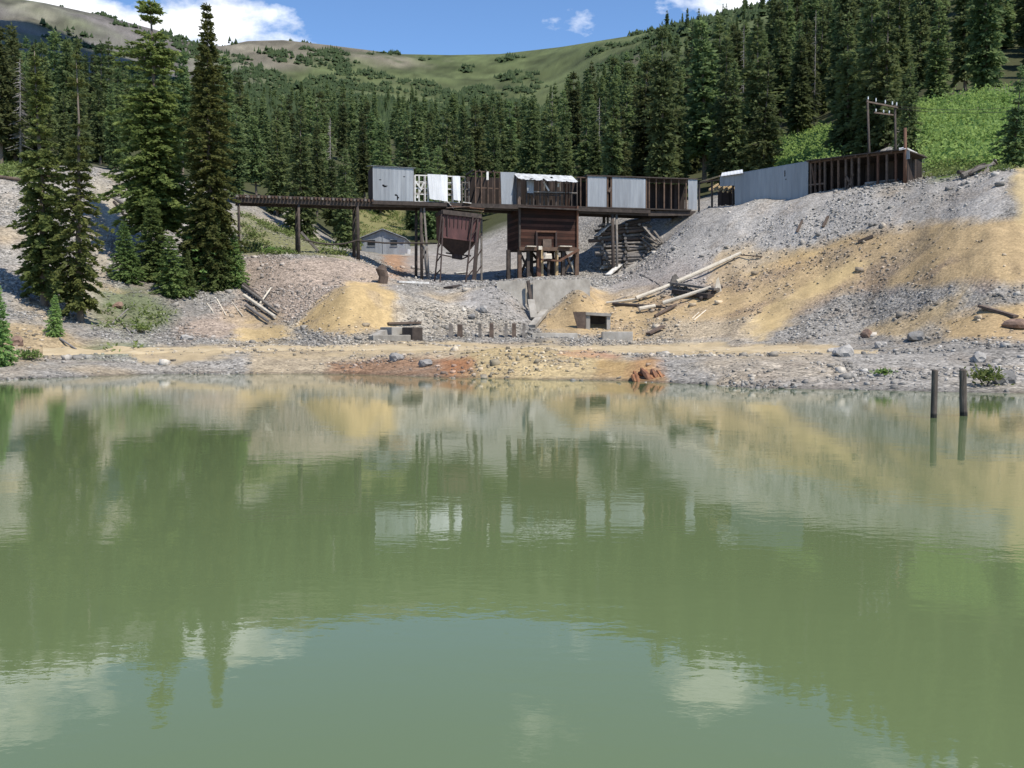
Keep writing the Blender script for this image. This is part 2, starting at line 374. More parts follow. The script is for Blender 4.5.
# bench and shore
paint(zone([(120,352),(260,346),(400,344),(560,345),(700,343),(830,344),(850,352),(760,356),(600,353),(420,353),(250,356),(140,362)], 40, 66, 3), (.42,.335,.21), .12)
paint(zone([(250,352),(620,350),(640,382),(250,382)], 38, 56, 5)*.75, (.40,.32,.21), .6)
paint(zone([(458,356),(480,345),(560,345),(600,356),(610,382),(458,382)], 38, 52, 5)*.7, (.44,.34,.17), .5)
paint(zone([(330,362),(400,356),(470,360),(478,376),(440,381),(330,376)], 38, 54, 5)*.85, (.235,.135,.082), .9)
paint(zone([(440,360),(476,356),(465,378),(446,380)], 38, 54, 4)*.8, (.35,.165,.08), .5)
paint(zone([(598,362),(650,358),(668,380),(600,382)], 38, 52, 4)*.85, (.38,.255,.11), .3)
paint(zone([(628,360),(652,356),(668,368),(664,382),(634,382)], 36, 52, 5)*.6, (.33, .18, .09), .6)
paint(zone([(560,352),(620,354),(615,360),(565,358)], 38, 52, 3)*.6, (.40,.19,.11), .2)
paint(zone([(700,358),(830,350),(850,375),(720,385)], 32, 52, 6)*.45, (.38,.31,.22), .8)
mot = np.clip(fbm(TX, TY, .55, 4, 171)*2.6-.35, 0, 1)*(TY < 95)
paint(mot*.42, (.25, .205, .16), .8)
mot = np.clip(fbm(TX, TY, .22, 4, 172)*2.6-.5, 0, 1)*(TY < 95)
paint(mot*.45, (.36, .27, .15), .4)
# green slopes right
paint(zone([(915,115),(950,108),(1030,98),(1180,80),(1180,165),(1010,168),(925,178),(915,150)], 70, 135, 4), (.12,.165,.045), .1)
paint(zone([(770,150),(815,128),(840,140),(830,165),(775,172)], 84, 150, 4)*.9, (.10,.15,.04), .1)
streak = fbm(TX/np.maximum(TY, 1)*62, TY*.05, 1.1, 4, 191)*.30+fbm(TX/np.maximum(TY, 1)*62, TY*.12, .35, 3, 192)*.22
C *= (1+streak*np.clip((96-TY)/10, 0, 1)*np.clip((TY-52)/8, .3, 1))[..., None]
C *= np.where(TY < 112, .88, 1)[..., None]
wet = np.clip(1-(Z-.02)/.10, 0, 1)*(TY < 60)
C *= (1-.42*wet)[..., None]
C *= (1+fbm(TX, TY, 1.1, 3, 70)*.14)[..., None]
nr, nc = TX.shape
V = np.stack([TX, TY, Z], -1).reshape(-1, 3)
I = np.arange(nr*nc).reshape(nr, nc)
Fq = np.stack([I[:-1, :-1], I[:-1, 1:], I[1:, 1:], I[1:, :-1]], -1).reshape(-1, 4)
gm, t, b = nodes_mat('ground_soil')
va = nd(t, 'ShaderNodeVertexColor', layer_name='Soil')
geo = nd(t, 'ShaderNodeNewGeometry')
vo = nd(t, 'ShaderNodeTexVoronoi', _Scale=5.5); t.links.new(geo.outputs['Position'], vo.inputs['Vector'])
vo2 = nd(t, 'ShaderNodeTexVoronoi', _Scale=12.0); t.links.new(geo.outputs['Position'], vo2.inputs['Vector'])
n1 = nd(t, 'ShaderNodeTexNoise', _Scale=1.4, _Detail=8, _Roughness=.7); t.links.new(geo.outputs['Position'], n1.inputs['Vector'])
def sepx(c):
    s = nd(t, 'ShaderNodeSeparateColor'); t.links.new(c, s.inputs[0]); return s.outputs[0]
def mth(op, a, b_=None):
    n = nd(t, 'ShaderNodeMath', operation=op)
    for i, v in enumerate((a, b_)):
        if v is None: continue
        if isinstance(v, (int, float)): n.inputs[i].default_value = v
        else: t.links.new(v, n.inputs[i])
    return n.outputs[0]
r1 = mth('ADD', mth('MULTIPLY', sepx(vo.outputs['Color']), .55), mth('MULTIPLY', sepx(vo2.outputs['Color']), .55))
st = mth('ADD', mth('MULTIPLY', mth('SUBTRACT', r1, .55), mth('MULTIPLY', va.outputs['Alpha'], 1.35)), 1.0)
st = mth('MULTIPLY', st, mth('ADD', mth('MULTIPLY', n1.outputs[0], .7), .65))
vm = nd(t, 'ShaderNodeVectorMath', operation='SCALE'); t.links.new(va.outputs['Color'], vm.inputs[0]); t.links.new(st, vm.inputs['Scale'])
t.links.new(vm.outputs[0], b.inputs['Base Color'])
b.inputs['Roughness'].default_value = .95; b.inputs['Specular IOR Level'].default_value = .15
hgt = mth('ADD', mth('MULTIPLY', mth('SUBTRACT', 1, vo.outputs['Distance']), va.outputs['Alpha']), mth('MULTIPLY', n1.outputs[0], .6))
bp = nd(t, 'ShaderNodeBump', _Strength=.7, _Distance=.10); t.links.new(hgt, bp.inputs['Height']); t.links.new(bp.outputs[0], b.inputs['Normal'])
def color_attr(me, name, rgb, a):
    at_ = me.color_attributes.new(name, 'FLOAT_COLOR', 'POINT')
    at_.data.foreach_set('color', np.concatenate([rgb, a[:, None]], 1).astype(np.float32).ravel())
ground = struct(mesh_obj('ground', V, Fq, gm, smooth=True))
color_attr(ground.data, 'Soil', np.clip(C.reshape(-1, 3), .01, .8), np.clip(R.reshape(-1), 0, 1))

# dirt road along the bench: a sheet that dives under the ground at its edges
kp = [(40,355.5,349),(150,353.5,347.5),(260,352,346),(380,351.5,345.5),(500,351,346.5),(620,351.5,346.5),(720,352,345),(800,353,346),(880,355,350)]
rv, rf = [], []
ts = np.linspace(40, 880, 260)
for i, px in enumerate(ts):
    pn = np.interp(px, [k[0] for k in kp], [k[1] for k in kp]); pf = np.interp(px, [k[0] for k in kp], [k[2] for k in kp])
    dn = hit(px, pn).y; df = max(hit(px, pf).y, dn+2.5)
    dn += float(fbm(px, 0, .05, 3, 3))*.6; df += float(fbm(px, 9, .05, 3, 4))*.6
    for j in range(9):
        s = j/8; D = dn+(df-dn)*s; g = gpt(px, D)
        e = -.10 if j in (0, 8) else .035+.02*math.sin(s*math.pi)-.03*(j in (2, 3, 5, 6))*.6
        rv.append((g.x, g.y, g.z+e))
    if i:
        for j in range(8):
            a = (i-1)*9+j; rf.append((a, a+9, a+10, a+1))
road_mat = simple('road_dirt', [(.3, (.34, .27, .165)), (.5, (.42, .335, .205)), (.7, (.47, .39, .26))], (1, 1, 1), .95, 0, .4, 8, 1.5, 0)
struct(mesh_obj('dirt_road', rv, rf, road_mat, smooth=True))

# ---------------------------------------------------------------- pond
wm, t, b = nodes_mat('pond_water')
b.inputs['Base Color'].default_value = (.1, .14, .06, 1)
b.inputs['Roughness'].default_value = .0; b.inputs['IOR'].default_value = 1.333
geo = nd(t, 'ShaderNodeNewGeometry')
mp = nd(t, 'ShaderNodeMapping'); mp.inputs['Scale'].default_value = (1, 1.6, 1); mp.inputs['Rotation'].default_value = (0, 0, .25)
t.links.new(geo.outputs['Position'], mp.inputs[0])
w1 = nd(t, 'ShaderNodeTexNoise', _Scale=5.5, _Detail=3, _Roughness=.5); t.links.new(mp.outputs[0], w1.inputs['Vector'])
w2 = nd(t, 'ShaderNodeTexNoise', _Scale=.9, _Detail=2); t.links.new(mp.outputs[0], w2.inputs['Vector'])
w3 = nd(t, 'ShaderNodeTexNoise', _Scale=.12, _Detail=2); t.links.new(geo.outputs['Position'], w3.inputs['Vector'])
gust = nd(t, 'ShaderNodeMapRange'); t.links.new(w3.outputs[0], gust.inputs[0])
gust.inputs[1].default_value = .35; gust.inputs[2].default_value = .65; gust.inputs[3].default_value = .35; gust.inputs[4].default_value = 1.2
hm = mth('ADD', mth('MULTIPLY', mth('MULTIPLY', w1.outputs[0], gust.outputs[0]), .00120), mth('MULTIPLY', w2.outputs[0], .0022))
bp = nd(t, 'ShaderNodeBump', _Strength=1.0, _Distance=1.0); t.links.new(hm, bp.inputs['Height']); t.links.new(bp.outputs[0], b.inputs['Normal'])
cl = nd(t, 'ShaderNodeTexNoise', _Scale=.06, _Detail=3); t.links.new(geo.outputs['Position'], cl.inputs['Vector'])
t.links.new(ramp(t, cl.outputs[0], [(.35, (.110, .150, .067)), (.65, (.124, .164, .073))]), b.inputs['Base Color'])
struct(mesh_obj('pond_water', [(-90, -40, 0), (90, -40, 0), (90, 62, 0), (-90, 62, 0)], [(0, 1, 2, 3)], wm))
# ---------------------------------------------------------------- loose stones: uncountable rubble, one mesh
def stone_cloud(n, seed, dlo, dhi, smin, smax, power):
    r = np.random.default_rng(seed)
    D = np.sqrt(r.uniform(dlo**2, dhi**2, n*6)); tq = r.uniform(-.62, .62, n*6)
    fi = np.interp(D, Drows, np.arange(nr)).astype(int); fj = np.interp(tq, tcols, np.arange(nc)).astype(int)
    patch = np.clip(.42+fbm(tq*D, D, .22, 4, 91)*1.9, .03, 1)
    keep = (r.random(n*6) < (R[fi, fj]**2)*patch*np.where((tq*D > 12) & (D < 64), .5, 1)) & (Z[fi, fj] > -.15)
    D, tq, fi, fj = D[keep][:n], tq[keep][:n], fi[keep][:n], fj[keep][:n]
    x = tq*D; z = tz(x, D); k = len(D)
    s = smin+(smax-smin)*r.random(k)**power
    base = np.array([(-1, -1, -1), (1, -1, -1), (1, 1, -1), (-1, 1, -1), (-1, -1, 1), (1, -1, 1), (1, 1, 1), (-1, 1, 1)], float)*.5
    P = base[None]*r.uniform(.5, 1.15, (k, 8, 3))*s[:, None, None]*np.stack([r.uniform(.8, 1.4, k), r.uniform(.6, 1.1, k), r.uniform(.45, .9, k)], -1)[:, None, :]
    a = r.uniform(0, 6.28, k); e = r.uniform(-.6, .6, k)
    ca, sa, ce, se = np.cos(a)[:, None], np.sin(a)[:, None], np.cos(e)[:, None], np.sin(e)[:, None]
    X, Y, Q = P[..., 0], P[..., 1], P[..., 2]
    Y, Q = Y*ce-Q*se, Y*se+Q*ce
    X, Y = X*ca-Y*sa, X*sa+Y*ca
    Vv = np.stack([X+x[:, None], Y+D[:, None], Q+(z+s*.12)[:, None]], -1).reshape(-1, 3)
    fq = np.array([(3, 2, 1, 0), (4, 5, 6, 7), (0, 1, 5, 4), (1, 2, 6, 5), (2, 3, 7, 6), (3, 0, 4, 7)])
    Fa = (np.arange(k)[:, None, None]*8+fq[None]).reshape(-1, 4)
    v = np.clip(np.exp(r.normal(-.04, .36, k)), .35, 1.75)
    soil = C[fi, fj]; grey = np.array([.30, .288, .268])
    c = (soil*.65+grey*.35)*v[:, None]
    return Vv, Fa, np.repeat(np.clip(c, .03, .62), 8, 0)
rm, t, b = nodes_mat('loose_stone')
va = nd(t, 'ShaderNodeVertexColor', layer_name='Soil')
geo = nd(t, 'ShaderNodeNewGeometry')
n1 = nd(t, 'ShaderNodeTexNoise', _Scale=9, _Detail=5); t.links.new(geo.outputs['Position'], n1.inputs['Vector'])
t.links.new(mixc(t, .55, va.outputs['Color'], n1.outputs[0], 'OVERLAY'), b.inputs['Base Color'])
b.inputs['Roughness'].default_value = .9
A = stone_cloud(60000, 1, 31, 98, .04, .20, 2.6); B = stone_cloud(1300, 2, 31, 98, .16, .50, 3.5)
rub = mesh_obj('rubble', np.concatenate([A[0], B[0]]), np.concatenate([A[1], B[1]+len(A[0])]), rm)
color_attr(rub.data, 'Soil', np.concatenate([A[2], B[2]]), np.ones(len(A[0])+len(B[0])))
stuff(rub, 'grey broken rubble strewn over the mine dump slopes and the pond shore', 'rubble')

# ---------------------------------------------------------------- conifers
def leaf_mat(name, dark, light, trans=.25):
    m, t, b = nodes_mat(name)
    geo = nd(t, 'ShaderNodeNewGeometry'); oi = nd(t, 'ShaderNodeObjectInfo')
    n = nd(t, 'ShaderNodeTexNoise', _Scale=.9, _Detail=3); t.links.new(geo.outputs['Position'], n.inputs['Vector'])
    n2 = nd(t, 'ShaderNodeTexNoise', _Scale=.16, _Detail=3); t.links.new(geo.outputs['Position'], n2.inputs['Vector'])
    av = nd(t, 'ShaderNodeMath', operation='ADD'); t.links.new(n.outputs[0], av.inputs[0]); t.links.new(n2.outputs[0], av.inputs[1])
    hf = nd(t, 'ShaderNodeMath', operation='MULTIPLY'); t.links.new(av.outputs[0], hf.inputs[0]); hf.inputs[1].default_value = .5
    c = ramp(t, hf.outputs[0], [(.38, dark), (.62, light)])
    hs = nd(t, 'ShaderNodeHueSaturation'); t.links.new(c, hs.inputs['Color'])
    for sock, lo, hi in (('Hue', .475, .515), ('Value', .60, 1.5)):
        mr = nd(t, 'ShaderNodeMapRange'); t.links.new(oi.outputs['Random'], mr.inputs[0]); mr.inputs[3].default_value = lo; mr.inputs[4].default_value = hi
        t.links.new(mr.outputs[0], hs.inputs[sock])
    t.links.new(hs.outputs[0], b.inputs['Base Color']); b.inputs['Roughness'].default_value = .7; b.inputs['Specular IOR Level'].default_value = .2
    tr = nd(t, 'ShaderNodeBsdfTranslucent'); t.links.new(hs.outputs[0], tr.inputs[0])
    ms = nd(t, 'ShaderNodeMixShader'); ms.inputs[0].default_value = trans
    t.links.new(b.outputs[0], ms.inputs[1]); t.links.new(tr.outputs[0], ms.inputs[2])
    t.links.new(ms.outputs[0], t.nodes['Material Output'].inputs[0])
    return m
NEEDLE = leaf_mat('spruce_needles', (.095, .130, .040), (.210, .250, .078), .5)
NEEDLE_Y = leaf_mat('young_spruce_needles', (.13, .20, .066), (.23, .32, .105), .5)
NEEDLE_F = leaf_mat('forest_needles', (.078, .112, .046), (.170, .215, .085), .5)
LEAF = leaf_mat('shrub_leaves', (.11, .18, .05), (.27, .35, .11), .5)
BARK = simple('conifer_bark', [(.3, (.09, .07, .055)), (.7, (.19, .155, .125))], (3, 3, .6), .95, 0, .6)
SNAG = simple('dead_grey_wood', [(.3, (.13, .118, .108)), (.7, (.25, .23, .215))], (3, 3, .5), .9, 0, .4)
def kites(base, dirv, nrm, ln, wd):
    """needle sprays: one kite-shaped face each"""
    side = np.cross(dirv, nrm); side /= np.linalg.norm(side, axis=1)[:, None]+1e-9
    a = base; tip = base+dirv*ln[:, None]; mid = base+dirv*(ln*.42)[:, None]
    l = mid+side*(wd/2)[:, None]; q = mid-side*(wd/2)[:, None]
    Vv = np.stack([a, q, tip, l], 1).reshape(-1, 3)
    return Vv, np.arange(len(base)*4).reshape(-1, 4)
def conifer_mesh(seed, H, Rb, whorls, nb, steps, per, size, bottom=.04, top_sparse=0.0, prof=.85, clump=.35, droop=.35, skirt=.72):
    r = np.random.default_rng(seed)
    Bp, Dv, Nm, Ln, Wd = [], [], [], [], []
    tv, tf = MB(), None
    lean = r.normal(0, .012, 2)
    def axis(h): return np.array([lean[0]*h+.06*math.sin(h*.5+seed), lean[1]*h+.06*math.cos(h*.43+seed), h])
    sect = r.uniform(1-clump, 1+clump*.6, 9)
    limbs = []
    for w in range(whorls):
        q = (w+r.uniform(-.35, .35))/whorls; q = min(max(q, 0), .995)
        h = H*(bottom+(1-bottom)*q)
        env = Rb*min(1.0, (1-q)**prof*1.12+.02)*(skirt+(1-skirt)*min(1, q/.16))
        band = 1+clump*(vnoise(np.array([q*13.0]), np.array([seed*3.1]), seed)[0]-.5)*1.7
        if r.random() < top_sparse*(q > .55)*.6: continue
        n = max(3, int(round(nb*(1-.45*q)+r.uniform(-.7, .7))))
        a0 = r.uniform(0, 6.28)
        for k in range(n):
            az = a0+6.283*k/n+r.uniform(-.25, .25)
            L_ = env*band*sect[int(az/6.283*9) % 9]*r.uniform(.62, 1.12)
            if L_ < .12: L_ = .12
            up = .55*q-.12+r.uniform(-.12, .12)
            d = np.array([math.cos(az), math.sin(az), up]); d /= np.linalg.norm(d)
            st_ = max(2, int(round(steps*min(1, L_/Rb*1.25+.2))))
            p0 = axis(h)
            f = ((np.arange(st_)+r.uniform(.35, 1.0, st_))/st_)**.75
            pts = p0[None]+d[None]*(f*L_)[:, None]
            pts[:, 2] -= droop*L_*f**1.6*(1-.5*q)
            if L_ > .9 and r.random() < .5: limbs.append((p0, pts[-1]))
            for s in range(st_):
                for e in range(per):
                    ang = r.normal(0, .75); ca, sa = math.cos(ang), math.sin(ang)
                    dd = np.array([d[0]*ca-d[1]*sa, d[0]*sa+d[1]*ca, d[2]-.25+r.normal(0, .28)])
                    dd /= np.linalg.norm(dd)
                    Bp.append(pts[s]+r.normal(0, .06*size*4, 3)*np.array([1, 1, .7])); Dv.append(dd)
                    nn = r.normal(0, .6, 3)+np.array([d[0]*1.0, d[1]*1.0, .5]); Nm.append(nn/np.linalg.norm(nn))
                    z_ = size*r.uniform(.65, 1.35)*(.75+.45*(1-q)); Ln.append(z_); Wd.append(z_*r.uniform(.38, .62))
    # leader
    for e in range(6):
        Bp.append(axis(H*(.955+.008*e))); Dv.append(np.array([r.normal(0, .25), r.normal(0, .25), 1.0])); Nm.append(r.normal(0, 1, 3)); Ln.append(size*.9); Wd.append(size*.3)
    Dv = np.array(Dv); Nm = np.array(Nm)
    Vv, Ff = kites(np.array(Bp), Dv, Nm, np.array(Ln), np.array(Wd))
    tr = MB()
    hs = [-.8, 0, H*.25, H*.5, H*.75, H*.97]; rb = max(.07, H*.0125)
    tr.tube([axis(h) for h in hs], [rb*1.25, rb*1.1, rb*.85, rb*.6, rb*.32, .02], 7)
    for p, e in limbs:
        tr.tube([p, p+(e-p)*.5, e-(e-p)*.12], [.035, .022, .008], 3, False)
    return Vv, Ff, tr
def me_from(name, V, Fc, mat, smooth=False):
    o = mesh_obj(name, V, Fc, mat, smooth=smooth); me = o.data
    bpy.data.objects.remove(o); return me
class Proto:
    def __init__(s, name, seed, H, mat, **kw):
        V_, F_, tr = conifer_mesh(seed, H, **kw); s.H = H; s.V = V_; s.F = F_
        s.crown = me_from('crown', V_, F_, mat)
        s.trunk = me_from('trunk', [tuple(v) for v in tr.V], tr.F, BARK, True)
def plant_tree(proto, loc, H, rot, label, group=None, name='spruce_tree', cat='tree', wide=1.0):
    e = empty(name, loc); k = H/proto.H; e.scale = (k*wide, k*wide, k); e.rotation_euler = (random.gauss(0, .012), random.gauss(0, .012), rot)
    tag(e, label, cat, group)
    for nm, me in (('trunk', proto.trunk), ('crown', proto.crown)):
        o = bpy.data.objects.new(nm, me); COL.objects.link(o); o.parent = e
    return e
BIG = [Proto('big', 3, 22, NEEDLE, Rb=2.9, whorls=70, nb=9, steps=10, per=11, size=.31, bottom=.17, skirt=.6, top_sparse=.75, prof=.66, clump=.50, droop=.42),
       Proto('big', 14, 22, NEEDLE, Rb=2.15, whorls=74, nb=8, steps=8, per=11, size=.29, bottom=.06, top_sparse=.0, prof=.66, clump=.42, droop=.4),
       Proto('big', 25, 17, NEEDLE, Rb=2.35, whorls=54, nb=8, steps=8, per=10, size=.27, bottom=.07, top_sparse=.5, prof=.85, clump=.5, droop=.4),
       Proto('big', 36, 17, NEEDLE, Rb=1.55, whorls=44, nb=6, steps=7, per=10, size=.27, bottom=.07, top_sparse=.6, prof=.6, clump=.6, droop=.45)]
YOUNG = [Proto('young', 41, 6, NEEDLE_Y, Rb=1.75, whorls=34, nb=9, steps=7, per=8, size=.21, bottom=.0, prof=.95, clump=.2, droop=.25),
         Proto('young', 42, 6, NEEDLE_Y, Rb=1.5, whorls=34, nb=9, steps=7, per=8, size=.20, bottom=.0, prof=.8, clump=.3, droop=.3)]
WOOD = [Proto('wood', 100+i, 15, NEEDLE_F, Rb=(1.9, 1.5, 2.1, 1.6, 1.8, 2.3, 1.4, 1.7)[i], whorls=34, nb=7, steps=6, per=5, size=.52, bottom=(.05, .12, .06, .2, .1, .05, .15, .08)[i],
              top_sparse=.25, prof=(.75, .6, .85, .55, .7, .9, .6, .65)[i], clump=.5, droop=.4) for i in range(8)]
def stand(px, pybase, pytop, proto, label, D=None, wide=1.0, rot=None, name='spruce_tree', cat='tree', group=None):
    g = hit(px, pybase, 40) if D is None else gpt(px, D)
    H = at(px, pytop, g.y).z-g.z
    return plant_tree(proto, g, H, random.uniform(0, 6.28) if rot is None else rot, label, group, name, cat, wide)
stand(160, 272, -22, BIG[0], 'tallest spruce on the left bank, thick crown with a sparse ragged top', wide=1.2)
stand(211, 287, 4, BIG[1], 'tall slender spruce with a dense pointed crown at the end of the trestle', wide=1.0)
stand(45, 306, 44, BIG[2], 'broad spruce with drooping lower boughs on the grey talus above the pond', wide=1.05)
stand(80, 322, 54, BIG[3], 'thin ragged dark spruce with bare gaps, close beside the broad talus spruce')
stand(126, 281, 222, YOUNG[0], 'small bright green cone-shaped young spruce alone on the bank', wide=1.15)
stand(152, 280, 200, YOUNG[1], 'young spruce under the tallest bank spruce, behind the lone bright one', wide=1.25)
stand(198, 284, 196, YOUNG[1], 'tallest of the young spruces, between the trunks of the tall pair', wide=1.2)
stand(226, 281, 214, YOUNG[0], 'young spruce at the right skirt of the tall slender spruce', wide=1.1)
stand(171, 296, 236, YOUNG[1], 'low young spruce in front of the tall pair, its skirt on the rubble', wide=1.3)
stand(189, 297, 250, YOUNG[0], 'smallest narrow young spruce squeezed between two bigger young spruces', wide=.7)
stand(214, 290, 206, YOUNG[1], 'young spruce growing against the tall slender trunk', wide=.9)
stand(236, 286, 232, YOUNG[0], 'yellow-green bushy young spruce next to the fallen bank logs', wide=.95)
stand(56, 336, 295, YOUNG[1], 'tiny yellowish sapling spruce at the foot of the broad talus spruce', wide=.95)
stand(-3, 366, 285, YOUNG[0], 'dark bushy young spruce cut by the left edge at the waterline', wide=.85)
# trees standing out from the wood
stand(300, 247, 100, WOOD[5], 'light green full spruce standing forward of the wood behind the trestle', D=104, wide=.95)
stand(1012, 168, 66, WOOD[2], 'dark spruce at the right edge beside the driftwood on the dump crest', D=72, wide=1.1)
stand(906, 150, 62, WOOD[5], 'bushy spruce right behind the power line frame', D=92, wide=1.0)
stand(868, 158, -25, WOOD[0], 'tall olive spruce rising above the open-fronted shed', D=104, wide=1.0)
stand(762, 178, 55, WOOD[2], 'full olive spruce rising behind the blue-grey clad shed', D=112, wide=1.0)
stand(733, 182, 62, WOOD[5], 'shaggy spruce behind the fallen rafters of the shed', D=114, wide=.95)
stand(846, 168, 30, WOOD[5], 'dense spruce behind the middle of the open-fronted shed', D=108, wide=.9)
# the wood behind: nearest 290 or so stand as trees, the rest as one mass
spots = []
r = np.random.default_rng(99)
def try_spots(n, pxlo, pxhi, dlo, dhi, mind, hlo, hhi):
    for _ in range(n):
        px, D = r.uniform(pxlo, pxhi), math.sqrt(r.uniform(dlo**2, dhi**2))
        g = gpt(px, D); m = mind*(1+D/500)
        if all((g.x-s[0].x)**2+(g.y-s[0].y)**2 > m*m for s in spots): spots.append((g, hlo*.75+(hhi*1.04-hlo*.75)*r.random()**.8, px))
try_spots(70, -70, 125, 98, 150, 3.6, 9, 15)
try_spots(170, -70, 250, 120, 330, 4.2, 12, 19)
try_spots(24, 225, 345, 106, 126, 3.4, 9, 14)
try_spots(260, 225, 440, 126, 330, 4.0, 8, 15)
try_spots(420, 410, 570, 120, 330, 4.0, 9, 16)
try_spots(260, 565, 660, 118, 330, 4.0, 11, 19)
try_spots(260, 640, 800, 108, 330, 4.0, 12, 22)
try_spots(420, 760, 1110, 112, 300, 4.2, 15, 23)
try_spots(40, 770, 935, 98, 118, 3.6, 10, 16)
try_spots(420, 225, 830, 330, 600, 7.0, 7, 13)
try_spots(120, -40, 225, 330, 520, 7.0, 8, 14)
spots = [s for s in spots if not (345 < s[2] < 408 and s[0].y < 150) and not (915 < s[2] < 1060 and s[0].y < 116) and not (772 < s[2] < 834 and s[0].y < 138)]
spots.sort(key=lambda s: -s[1]/s[0].y)
print('forest spots', len(spots))
LAB = {'a': ('dark spruce in the wood on the left, behind the bank spruces', 'spruces of the wood left of the trestle'),
       'b': ('dark spruce in the close wood behind the trestle and its clad cabin', 'spruces of the wood behind the trestle'),
       'c': ('dark spruce in the wood behind the ore bin and its gallery', 'spruces of the wood behind the ore bin'),
       'd': ('tall dark spruce in the wood behind the long shed, below the ridge', 'spruces of the wood behind the long shed'),
       'e': ('tall dark spruce of the wood above the bright green slope', 'spruces of the wood above the green slope')}
farV, farF, k0 = [], [], 0
farT = MB()
for i, (g, H, px) in enumerate(spots):
    p = WOOD[int(r.integers(0, 8))]; rot = r.uniform(0, 6.28); wide = r.uniform(.85, 1.2)
    if i < 285:
        z = 'a' if px < 232 else 'b' if px < 440 else 'c' if px < 640 else 'd' if px < 900 else 'e'
        plant_tree(p, g, H, rot, LAB[z][0], LAB[z][1], wide=wide)
    else:
        q = p.V.reshape(-1, 4, 3); sel = q[(np.arange(len(q)) % 3) == 0]
        cen = sel.mean(1, keepdims=True); sel = (cen+(sel-cen)*1.7)
        kk = H/p.H; vv = sel.reshape(-1, 3)*np.array([kk*wide, kk*wide, kk]); ca, sa = math.cos(rot), math.sin(rot)
        vv = np.stack([vv[:, 0]*ca-vv[:, 1]*sa+g.x, vv[:, 0]*sa+vv[:, 1]*ca+g.y, vv[:, 2]+g.z], 1)
        farV.append(vv); farF.append(np.arange(len(vv)).reshape(-1, 4)+k0); k0 += len(vv)
if farV:
    stuff(mesh_obj('distant_wood', np.concatenate(farV), np.concatenate(farF), NEEDLE_F), 'far rows of the spruce wood below the open hillside', 'wood')
# dead standing trunks
def snag(px, D, pytop, label):
    g = gpt(px, D); H = at(px, pytop, D).z-g.z
    e = empty('dead_tree', g); tag(e, label, 'dead tree')
    MB().tube([g+Vector((0, 0, -.5)), g+Vector((.1, 0, H*.5)), g+Vector((.15, .1, H))], [.12, .08, .02], 6).build('trunk', SNAG, e, smooth=True)
    m = MB()
    for k in range(150):
        h = H*random.uniform(.18, .97); a = random.uniform(0, 6.28); l = random.uniform(.4, 1.5)*(1.1-h/H)+.15
        p = g+Vector((.1, .05, h)); m.tube([p, p+Vector((math.cos(a)*l, math.sin(a)*l, -l*random.uniform(.1, .6)))], [.03, .01], 3)
    m.build('crown', SNAG, e)
snag(22, 98, 58, 'bare grey dead trunk above the talus near the left edge')
snag(551, 150, 92, 'grey dead spruce with bare boughs in the wood behind the ore bin')
snag(741, 150, 25, 'bleached dead trunk among tall spruces behind the clad shed')
snag(598, 140, 98, 'short grey dead trunk behind the sagging tin roof')
snag(812, 150, 10, 'tall bleached dead trunk above the open-fronted shed')
snag(330, 140, 118, 'small grey dead spruce behind the trestle')
snag(655, 160, 70, 'thin dead spruce trunk behind the open gallery')

# ---------------------------------------------------------------- low growth
def leafy(points, size, per, spread, seed, name, mat):
    r = np.random.default_rng(seed); n = len(points)*per
    P = np.repeat(np.array(points), per, 0)+r.normal(0, 1, (n, 3))*np.array([spread, spread, spread*.55])+np.array([0, 0, spread*.6])
    d = r.normal(0, 1, (n, 3)); d[:, 2] = np.abs(d[:, 2])*.6+.2; d /= np.linalg.norm(d, axis=1)[:, None]
    nn = r.normal(0, .5, (n, 3)); nn[:, 2] += 1; nn /= np.linalg.norm(nn, axis=1)[:, None]
    return kites(P, d, nn, size*r.uniform(.6, 1.4, n), size*.6*r.uniform(.6, 1.4, n))
def scatter_in(P, n, dlo, dhi, seed, thr=-9, sc=.2):
    r = np.random.default_rng(seed); out = []
    D = np.sqrt(r.uniform(dlo**2, dhi**2, n)); px = r.uniform(min(p[0] for p in P), max(p[0] for p in P), n)
    x = (px-512)/F/1.006*D; z = tz(x, D); X, Y = topix(x, D, z)
    ok = inpoly(P, X, Y) & (fbm(x, D, sc, 3, seed) > thr)
    return np.stack([x, D, z], 1)[ok]
pts = np.concatenate([scatter_in([(905,112),(950,104),(1030,94),(1180,70),(1180,160),(1010,166),(930,176)], 1500, 72, 135, 5, -.12),
                      scatter_in([(770,150),(815,130),(845,142),(835,168),(775,176)], 900, 84, 150, 6)])
Vv, Ff = leafy(pts, .34, 70, .85, 8, 'shrubbery', LEAF)
stuff(mesh_obj('shrubbery', Vv, Ff, LEAF), 'bright green willow scrub covering the slope behind the shed', 'scrub')
GR = leaf_mat('grass_blades', (.10, .14, .04), (.17, .20, .07), .3)
pts = np.concatenate([scatter_in([(100,290),(150,292),(175,318),(150,338),(95,330)], 260, 45, 92, 15, .12), scatter_in([(60,342),(150,345),(140,358),(60,358)], 60, 42, 75, 16, .1),
                      scatter_in([(238,212),(262,222),(345,252),(350,258),(240,254)], 1200, 80, 118, 17, -.1), scatter_in([(345,205),(405,205),(405,248),(345,252)], 700, 105, 175, 18, 0),
                      scatter_in([(-10,158),(32,160),(32,178),(-10,178)], 400, 82, 130, 19), scatter_in([(920,165),(1010,158),(1010,172),(925,180)], 250, 66, 85, 20)])
Vv, Ff = leafy(pts, .22, 16, .22, 9, 'grass', GR)
stuff(mesh_obj('grass', Vv, Ff, GR), 'thin green grass patches on the banks and behind the trestle', 'grass')
